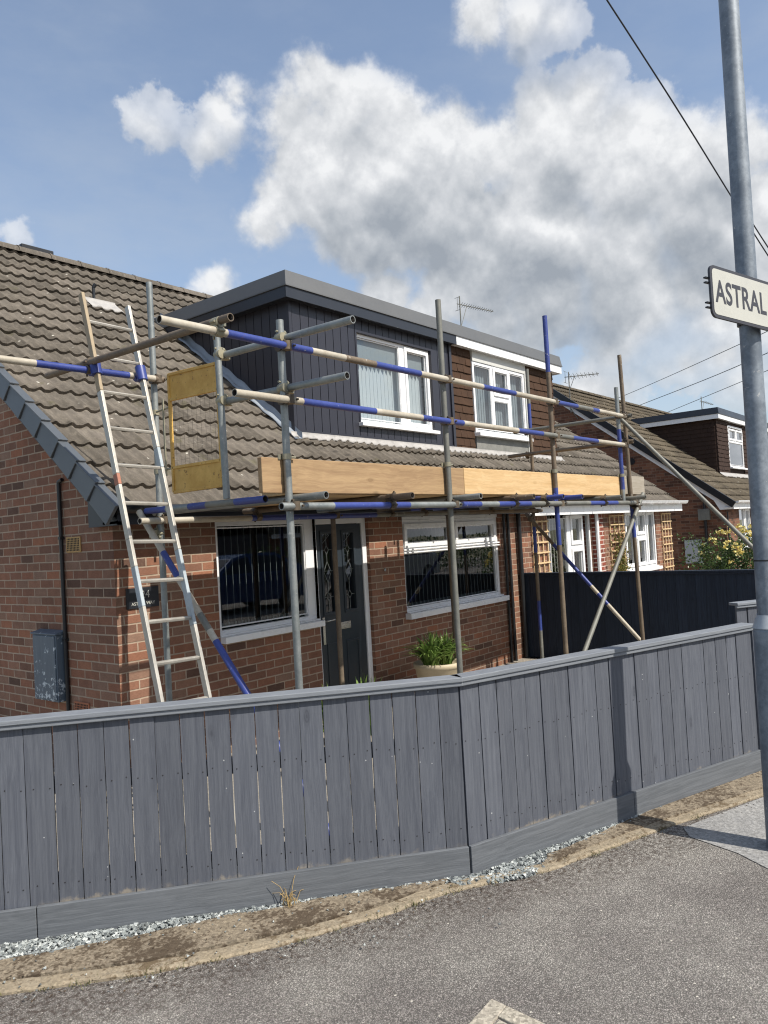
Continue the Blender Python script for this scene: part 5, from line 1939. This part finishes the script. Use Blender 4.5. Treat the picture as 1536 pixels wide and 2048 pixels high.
# couplers
vx, vy, vz = (1, 0, 0), (0, 1, 0), (0, 0, 1)
for x in (0.05, 1.87, 3.79, 5.55):
    for z in (2.99, 2.645):
        coupler((x, YO - 0.026, z + 0.003 * x), vz, vx, M_COUP)
for x in (0.05, 1.87, 3.79, 5.79):
    coupler((x, YO - 0.026, 1.967), vz, vx, M_COUP)
for x in (0.097, 2.02, 3.96, 6.01):
    coupler((x, YI - 0.026, 1.96), vz, vx, M_COUP)
for (y, z) in ((YO, 3.05), (YO, 2.725), (-1.355, 3.055), (-1.355, 2.735)):
    coupler((0.05 + 0.026 - (0.012 if y > -1.5 else 0), y, z), vy, vz, M_COUPG)
coupler((-0.50, y1 + 0.0, 3.013), vx, vy, M_COUPG)
coupler((-0.47, -0.565, 3.05), vx, vy, M_COUP)
coupler((0.097, YI - 0.028, 3.03), vz, vx, M_COUP)
coupler((0.06, -0.49, 1.86), vz, (0, -0.66, -0.75), M_COUPG)
coupler((5.98, YI + 0.02, 1.86), vz, (0, -0.66, -0.75), M_COUP)
coupler((5.77, YO, 3.03), vz, vy, M_COUP)
coupler((5.77, YO, 2.715), vz, vy, M_COUP)
coupler((5.99, YI, 3.03), vz, vy, M_COUP)
coupler((5.99, YI, 2.715), vz, vy, M_COUP)
coupler((5.83, YO - 0.04, 1.91), vz, (0.77, 0, 0.64), M_COUP)
coupler((3.70, YO - 0.005, 2.0), vx, vy, M_BLUE)
for x in (1.03, 2.85, 3.44, 4.86):
    coupler((x, YO - 0.052, 1.994), vx, vy, M_COUP)
    coupler((x, YI - 0.052, 1.99), vx, vy, M_COUP)
for (x, z) in ((0.05, 2.285), (1.87, 2.30), (3.79, 2.30), (5.55, 2.30)):   # toe board clips
    mb = MB()
    mb.tube((x, YO, z - 0.018), (x, YO, z + 0.018), R_T + 0.006, 16)
    mb.box(x - 0.05, x + 0.06, YO + 0.0255, YO + 0.0315, z - 0.016, z + 0.016)
    mb.tube((x + 0.03, YO + 0.01, z), (x + 0.085, YO + 0.01, z), 0.007, 8)
    mb.build('toe_board_clip', M_COUPG, S)
# boards
nb = 6
for i in range(nb):
    y0 = -1.885 + i * 0.226
    mb = MB()
    mb.box(0.36 - (0.28 if i == 0 else 0), 3.05, y0, y0 + 0.222, 2.047, 2.085)
    mb.build('platform_board', M_PINE_OLD if i % 2 else M_PINE, S, bevel=0.004)
    mb = MB()
    mb.box(3.056, 6.12, y0, y0 + 0.222, 2.047, 2.085)
    mb.build('platform_board', M_PINE if i % 3 else M_PINE_OLD, S, bevel=0.004)
mb = MB()
mb.box(-0.14, 2.15, YO + 0.032, YO + 0.070, 2.055, 2.280)
mb.build('toe_board', M_PINE_OLD, S, bevel=0.004, label='weathered brown toe board at the corner of the platform')
mb = MB()
mb.box(2.152, 5.70, YO + 0.030, YO + 0.068, 2.060, 2.285)
mb.build('toe_board', M_PINE, S, bevel=0.004, label='fresh yellow pine toe board along the front')
mb = MB()
mb.box(5.702, 6.36, YO + 0.036, YO + 0.074, 2.080, 2.305)
mb.build('toe_board', M_PINE_GREY, S, bevel=0.004, label='grey weathered toe board end')

# ladder gate
gt_ = MB()
gx = 0.035


def gbar(y0, z0, y1, z1, w=0.022):
    gt_.bar((gx, y0, z0), (gx, y1, z1), w, w, (1, 0, 0))


GY0, GY1 = -0.775, -1.325
gbar(GY0, 2.15, GY0, 3.02)
gbar(GY1, 2.155, GY1, 3.005)
gbar(GY0, 3.015, GY1, 3.0)
gbar(GY0, 2.83, GY1, 2.82)
gbar(GY0, 2.33, GY1, 2.33)
gbar(GY0, 2.15, GY1, 2.155)
gate = gt_.build('ladder_gate', M_YELLOW, S, bevel=0.003)
gp = MB()
gp.box(gx - 0.003, gx + 0.003, GY1, GY0, 2.83, 3.01)
gp.build('sheet_panel', M_YELLOW, gate)
gp = MB()
gp.box(gx - 0.003, gx + 0.003, GY1, GY0, 2.16, 2.33)
gp.build('sheet_panel', M_YELLOW, gate)
wm = MB()
for i in range(1, 11):
    y = GY0 + (GY1 - GY0) * i / 11
    wm.tube((gx, y, 2.33), (gx, y, 2.83), 0.0008, 4, caps=False)
for i in range(1, 10):
    z = 2.33 + 0.5 * i / 10
    wm.tube((gx, GY0, z), (gx, GY1, z), 0.0008, 4, caps=False)
wm.build('wire_mesh', M_BROWN, gate)
hg = MB()
for z in (2.33, 2.78):
    hg.tube((gx, GY0, z), (0.08, -0.54, z), 0.008, 6)
    hg.tube((0.097, YI, z - 0.02), (0.097, YI, z + 0.02), R_T + 0.006, 14)
hg.tube((gx + 0.01, GY0 + 0.10, 2.28), (gx + 0.01, GY0 + 0.10, 2.85), 0.008, 8)
hg.build('hinge', M_COUPG, gate)

# ================================================================== ladder
LD = thing('ladder', 'aluminium pole ladder leaning on the scaffold by the yellow gate', 'ladder', (-0.33, -1.5, GND))
la, lb_ = Vector((-0.452, -0.605, 3.06)), Vector((-0.503, -1.27, 0.76))
ra, rb = Vector((-0.092, -0.615, 3.06)), Vector((-0.143, -1.28, 0.74))
dirL = (la - lb_).normalized()
dirR = (ra - rb).normalized()


def at_z(p, d, z):
    return p + d * ((z - p.z) / d.z)


for (p, d, zt) in ((lb_, dirL, 3.60), (rb, dirR, 3.57)):
    mb = MB()
    a, b = at_z(p, d, GND + 0.01), at_z(p, d, zt)
    wv = Vector((0.34, -0.01, 0)).normalized()
    nn = d.cross(wv).normalized()
    L = (b - a)
    segs = [(0.40, 0), (0.47, 1), (0.52, 0), (0.62, 0), (0.64, 2), (0.80, 0), (1.0, 3)] if p is lb_ else [(0.36, 0), (0.50, 1), (0.66, 0), (0.70, 1), (1.0, 0)]
    t0 = 0
    for t1, k in segs:
        mb.obox(a + L * t0 - wv * 0.0125 - nn * 0.026, L * (t1 - t0), nn * 0.052, -wv * -0.025 if L.cross(nn).dot(wv) > 0 else wv * 0.025, k) if L.cross(nn).dot(wv) > 0 else mb.obox(a + L * t0 + wv * 0.0125 - nn * 0.026, L * (t1 - t0), nn * 0.052, -wv * 0.025, k)
        t0 = t1
    mb.build('stile', [M_ALU, plain('pale_blue_scuff', srgb('a3adb2'), 0.6, 0, 0.3, 14.0), plain('orange_band', srgb('a06a55'), 0.6, 0, 0.3, 20.0), plain('tan_scuff', srgb('9a8a70'), 0.6, 0, 0.3, 14.0)], LD, bevel=0.004)
for k in range(-1, 10):
    s_ = 0.262 + 0.2748 * (k)
    a, b = lb_ + dirL * s_, rb + dirR * (s_ + 0.008)
    if a.z < GND + 0.1:
        continue
    mb = MB()
    mb.bar(a, b, 0.028, 0.024, (0, -0.28, 1))
    mb.build('rung', M_ALU, LD, bevel=0.006)
for p, d in ((lb_, dirL), (rb, dirR)):
    c = at_z(p, d, 3.035)
    mb = MB()
    mb.tube(c - d * 0.055, c + d * 0.055, 0.038, 14)
    mb.tube(c + Vector((0, 0.03, -0.02)), c + Vector((0, 0.07, -0.02)), 0.03, 12)
    mb.build('ladder_clamp', M_BLUE, LD, bevel=0.004)

# ================================================================== plants by the door
rs = random.Random(31)


def strap_plant(mb, c, n, length, spread, rr):
    for _ in range(n):
        a = rr.uniform(0, 2 * math.pi)
        L = length * rr.uniform(0.55, 1.1)
        out = spread * rr.uniform(0.2, 1.0)
        base = Vector((c[0] + rr.uniform(-.06, .06), c[1] + rr.uniform(-.06, .06), c[2]))
        d = Vector((math.cos(a), math.sin(a), 0))
        side = Vector((-d.y, d.x, 0))
        w = rr.uniform(0.009, 0.016)
        prev = None
        k = 7
        for i in range(k + 1):
            t = i / k
            p = base + d * (out * t * (0.35 + 0.65 * t)) + Vector((0, 0, L * (t - 0.55 * (out / spread) * t * t * t)))
            ww = w * (1 - t ** 2.5) + 0.001
            cur = (p - side * ww, p + Vector((0, 0, -ww * 0.5)), p + side * ww)
            if prev:
                b = len(mb.v)
                mb.v += [tuple(x) for x in (*prev, *cur)]
                mb.f += [(b, b + 1, b + 4, b + 3), (b + 1, b + 2, b + 5, b + 4)]
                mb.mi += [0, 0]
                mb.sm += [True, True]
            prev = cur


PT = thing('potted_plant', 'strap leaved green plant in a cream pot under the right window', 'plant', (3.42, -0.62, GND))
mb = MB()
pz = 0.37
mb.lathe((3.42, -0.62, 0), [(0.0, GND), (0.17, GND), (0.20, 0.0), (0.245, 0.30), (0.262, 0.31), (0.265, 0.355), (0.250, 0.36), (0.235, 0.34), (0.22, 0.31), (0.0, 0.31)], 32)
mb.build('pot', M_POT, PT)
mb = MB()
strap_plant(mb, (3.30, -0.62, 0.31), 150, 0.44, 0.36, rs)
strap_plant(mb, (3.56, -0.62, 0.31), 120, 0.42, 0.33, rs)
mb.build('foliage', M_STRAP, PT)
for (x, y, n, L, lab) in ((1.72, -0.65, 110, 0.60, 'green leafy clump just showing over the fence below the left window'), (2.13, -0.72, 90, 0.66, 'green leafy clump just showing over the fence in front of the door')):
    t = thing('strap_leaf_plant', lab, 'plant', (x, y, GND))
    mb = MB()
    strap_plant(mb, (x, y, GND + 0.02), n, L, 0.26, rs)
    mb.build('foliage', M_STRAP, t)
# a creeping sprig on the fence by the house corner
# rose bush
RB = thing('rose_bush', 'yellow flowering rose bush behind the dark fence, left of the lamp post', 'shrub', (10.4, -1.85, GND))
rb_ = random.Random(17)
mb = MB()
for _ in range(8500):
    a = rb_.uniform(0, 6.28)
    u_ = rb_.uniform(-1, 1)
    rr_ = rb_.uniform(0.25, 1.0) ** 0.5
    d = Vector((math.cos(a) * math.sqrt(1 - u_ * u_), math.sin(a) * math.sqrt(1 - u_ * u_), u_))
    lump = 1 + 0.22 * math.sin(3.1 * a + 2.2 * u_) + 0.16 * math.sin(7.3 * a - 4.0 * u_)
    p = Vector((10.4, -1.95, 0.75)) + Vector((d.x * 0.75, d.y * 0.82, d.z * 0.66)) * rr_ * lump
    leaf(mb, p, rb_.uniform(0.018, 0.038), rb_, 0.6)
for k in range(16):   # loose outer sprays
    a = rb_.uniform(0, 6.28)
    for j in range(24):
        t = rb_.uniform(0.7, 1.25)
        p = Vector((10.4 + math.cos(a) * 0.6 * t, -1.95 + math.sin(a) * 0.8 * t, 0.9 + 0.45 * t + rb_.uniform(-.05, .05)))
        leaf(mb, p, rb_.uniform(0.014, 0.028), rb_, 0.55)
mb.build('foliage', M_ROSELEAF, RB)
mb = MB()
for _ in range(70):
    a = rb_.uniform(0, 6.28)
    p = Vector((10.4 - abs(rb_.gauss(0, 0.35)), -2.10 + rb_.gauss(0, 0.30), 1.05 + rb_.uniform(0.0, 0.42)))
    d = (p - Vector((10.4, -1.95, 0.9)))
    d.normalize()
    p = Vector((10.4, -2.02, 0.85)) + Vector((d.x * 0.78, d.y * 0.75, abs(d.z) * 0.72))
    for _k in range(18):
        leaf(mb, p + Vector((rb_.gauss(0, .018), rb_.gauss(0, .018), rb_.gauss(0, .015))), rb_.uniform(0.010, 0.022), rb_, 0.9)
mb.build('blossoms', M_PETAL, RB)
mb = MB()
for k in range(9):
    a = rb_.uniform(0, 6.28)
    p = Vector((10.4, -1.9, GND))
    for j in range(4):
        e = p + Vector((math.cos(a) * 0.12, math.sin(a) * 0.12, 0.30))
        mb.tube(p, e, 0.010 - 0.0015 * j, 6)
        p = e
mb.build('stem', M_BARK, RB)

# ================================================================== lamp post and street sign
LP = thing('lamp_post', 'grey galvanised street lamp post with a wider base at the right', 'lamp post', (1.0, -4.48, 0))
ax0, ax1 = Vector((1.016, -4.48, 0.0)), Vector((1.160, -4.48, 5.0))
adir = (ax1 - ax0) / 5.0


def axp(z):
    return ax0 + adir * z


mb = MB()
mb.tube(axp(1.20), axp(4.80), 0.054, 28, r1=0.051)
sh = mb.build('shaft', M_LAMP, LP)
mb = MB()
mb.tube(axp(0.0), axp(1.13), 0.079, 32)
mb.tube(axp(1.13), axp(1.215), 0.079, 32, r1=0.055)
bs_ = mb.build('base_section', M_LAMP, LP)
mb = MB()
mb.tube(axp(1.145), axp(1.215), 0.0815, 32, r1=0.0575)
mb.build('shoulder_ring', M_GALVPLATE, LP)
mb = MB()
mb.tube(axp(1.497), axp(1.505), 0.0545, 28)
mb.build('band', M_BLACK, LP)
SD, SN = Vector((0.950, -0.312, 0)).normalized(), Vector((-0.312, -0.950, 0)).normalized()
SP = Vector((1.083, -4.48, 0)) + SN * 0.09
SG = thing('street_sign', 'white street name sign with black border and lettering on the lamp post', 'sign', (1.083, -4.57, 2.75))


def rrect(s0, s1, z0, z1, r, n=7):
    out = []
    for (cs, cz, a0) in ((s1 - r, z1 - r, 0), (s0 + r, z1 - r, 90), (s0 + r, z0 + r, 180), (s1 - r, z0 + r, 270)):
        for i in range(n + 1):
            a = math.radians(a0 + 90 * i / n)
            out.append((cs + r * math.cos(a), cz + r * math.sin(a)))
    return out


S0, S1, SZ0, SZ1 = -0.458, 0.36, 2.740, 3.004
TOPSL = -0.048
SC_L = 0.42


def sp(s, z, off):
    return SP + SD * s + SN * off + Vector((0, 0, z - 0.05 * (s + 0.45) - 0.0))


mb = MB()
o_ = rrect(S0, S1, SZ0, SZ1, 0.036)
mb.poly([sp(s, z, -0.010) for s, z in o_][::-1], SN * 0.012)
mb.build('border', M_SIGNK, SG)
mb = MB()
i_ = rrect(S0 + 0.016, S1 - 0.016, SZ0 + 0.016, SZ1 - 0.016, 0.024)
mb.poly([sp(s, z, 0.0021) for s, z in i_][::-1], SN * 0.0012)
mb.build('face', M_SIGNW, SG)
zs = Vector((0, 0, 1))
sd_sl = (SD + Vector((0, 0, -0.05))).normalized()
RM = Matrix((sd_sl, zs, SN)).transposed().to_4x4()
RM.translation = sp(-0.424, 2.8215, 0.0036)
text_mesh('ASTRAL WAY', 0.160, 'lettering', M_SIGNK, SG, RM, 0.0006, 0.765, 0.0032, 1.04)
mb = MB()
for zc in (2.925, 2.80):
    for dz in (0.012, -0.012):
        mb.obox(sp(S0 - 0.022, zc + dz - 0.004, -0.022), SD * 0.80, SN * 0.014, (0, 0, 0.007)) if SD.cross(SN).z > 0 else mb.obox(sp(S0 - 0.022, zc + dz - 0.004, -0.008), SD * 0.80, -SN * 0.014, (0, 0, 0.007))
    c = SP - SN * 0.09 + Vector((0.0, 0, zc - 0.02))
    mb.tube(c - Vector((0, 0, 0.014)), c + Vector((0, 0, 0.014)), 0.059, 24)
mb.build('bracket', M_BLACK, SG)


# ================================================================== across the street (what the windows mirror)
def car(label, loc, rot, paint):
    t = thing('parked_car', label, 'car', loc, 'cars parked across the street')
    prof = [(-2.1, 0.28), (2.08, 0.28), (2.12, 0.55), (1.95, 0.78), (1.0, 0.92), (0.35, 1.38), (-0.2, 1.47), (-1.1, 1.45), (-1.75, 1.12), (-2.08, 0.95), (-2.15, 0.55)]
    o = Vector(loc)
    ca_, sa_ = math.cos(rot), math.sin(rot)

    def T(x, y, z):
        return (o.x + x * ca_ - y * sa_, o.y + x * sa_ + y * ca_, o.z + z)
    mb = MB()
    n = len(prof)

    def hw(z):
        return 0.88 if z < 0.95 else 0.88 - (z - 0.95) * 0.45
    for (xa, za), (xb, zb) in zip(prof, prof[1:] + prof[:1]):
        mb.face([T(xa, hw(za), za), T(xa, -hw(za), za), T(xb, -hw(zb), zb), T(xb, hw(zb), zb)], 0, False)
    mb.face([T(x, -hw(z), z) for x, z in prof])
    mb.face([T(x, hw(z), z) for x, z in prof][::-1])
    mb.build('body', paint, t, bevel=0.05)
    gmb = MB()
    for s_ in (-1, 1):
        gmb.poly([T(x, s_ * (hw(z) + 0.004), z) for x, z in ((0.78, 0.98), (0.28, 1.33), (-0.2, 1.40), (-0.2, 0.98))], (0.001, 0.001, 0))
        gmb.poly([T(x, s_ * (hw(z) + 0.004), z) for x, z in ((-0.28, 0.98), (-0.28, 1.40), (-1.05, 1.38), (-1.5, 1.12), (-1.5, 0.98))], (0.001, 0.001, 0))
    gmb.face([T(0.99, 0.78, 0.945), T(0.99, -0.78, 0.945), T(0.38, -0.62, 1.365), T(0.38, 0.62, 1.365)])
    gmb.build('glass', M_CARGLASS, t)
    for x in (-1.35, 1.35):
        for s_ in (-1, 1):
            wmb = MB()
            wmb.tube(T(x, s_ * 0.70, 0.31), T(x, s_ * 0.90, 0.31), 0.31, 20)
            w_ = wmb.build('wheel', M_RUBBER, t)
            wmb = MB()
            wmb.tube(T(x, s_ * 0.88, 0.31), T(x, s_ * 0.905, 0.31), 0.19, 16)
            wmb.build('rim', M_GALV, w_)
    return t


car('blue saloon car parked across the street, mirrored in the left window', (9.6, -10.2, 0.0), math.radians(184), M_BODY)
car('silver car parked across the street, mirrored in the right window', (17.6, -11.4, 0.0), math.radians(178), M_BODY2)


def copy_tree(o, parent, loc=None, rotz=None):
    c = o.copy()
    COL.objects.link(c)
    if parent:
        c.parent = parent
    if loc is not None:
        c.location = loc
        c.rotation_euler = (0, 0, rotz)
    for ch in list(o.children):
        copy_tree(ch, c)
    return c


o1 = copy_tree(H2, None, (14.0, -21.0, 0.0), math.pi)
o1['label'] = 'brick house across the street, nearer of two mirrored in the windows'
o2 = copy_tree(H3, None, (27.5, -21.0, 0.0), math.pi)
o2['label'] = 'brown brick house across the street, farther of two mirrored in the windows'
hd = MB()
rh = random.Random(41)
for _ in range(9000):
    x = rh.uniform(5, 34)
    leaf(hd, (x, -15.2 + rh.gauss(0, 0.28), rh.uniform(-0.1, 1.35 + 0.25 * math.sin(x * 1.3))), rh.uniform(0.04, 0.09), rh, 0.6)
single(hd.build('hedge', M_HEDGE), 'clipped green hedge across the street, mirrored in the right window', 'hedge')
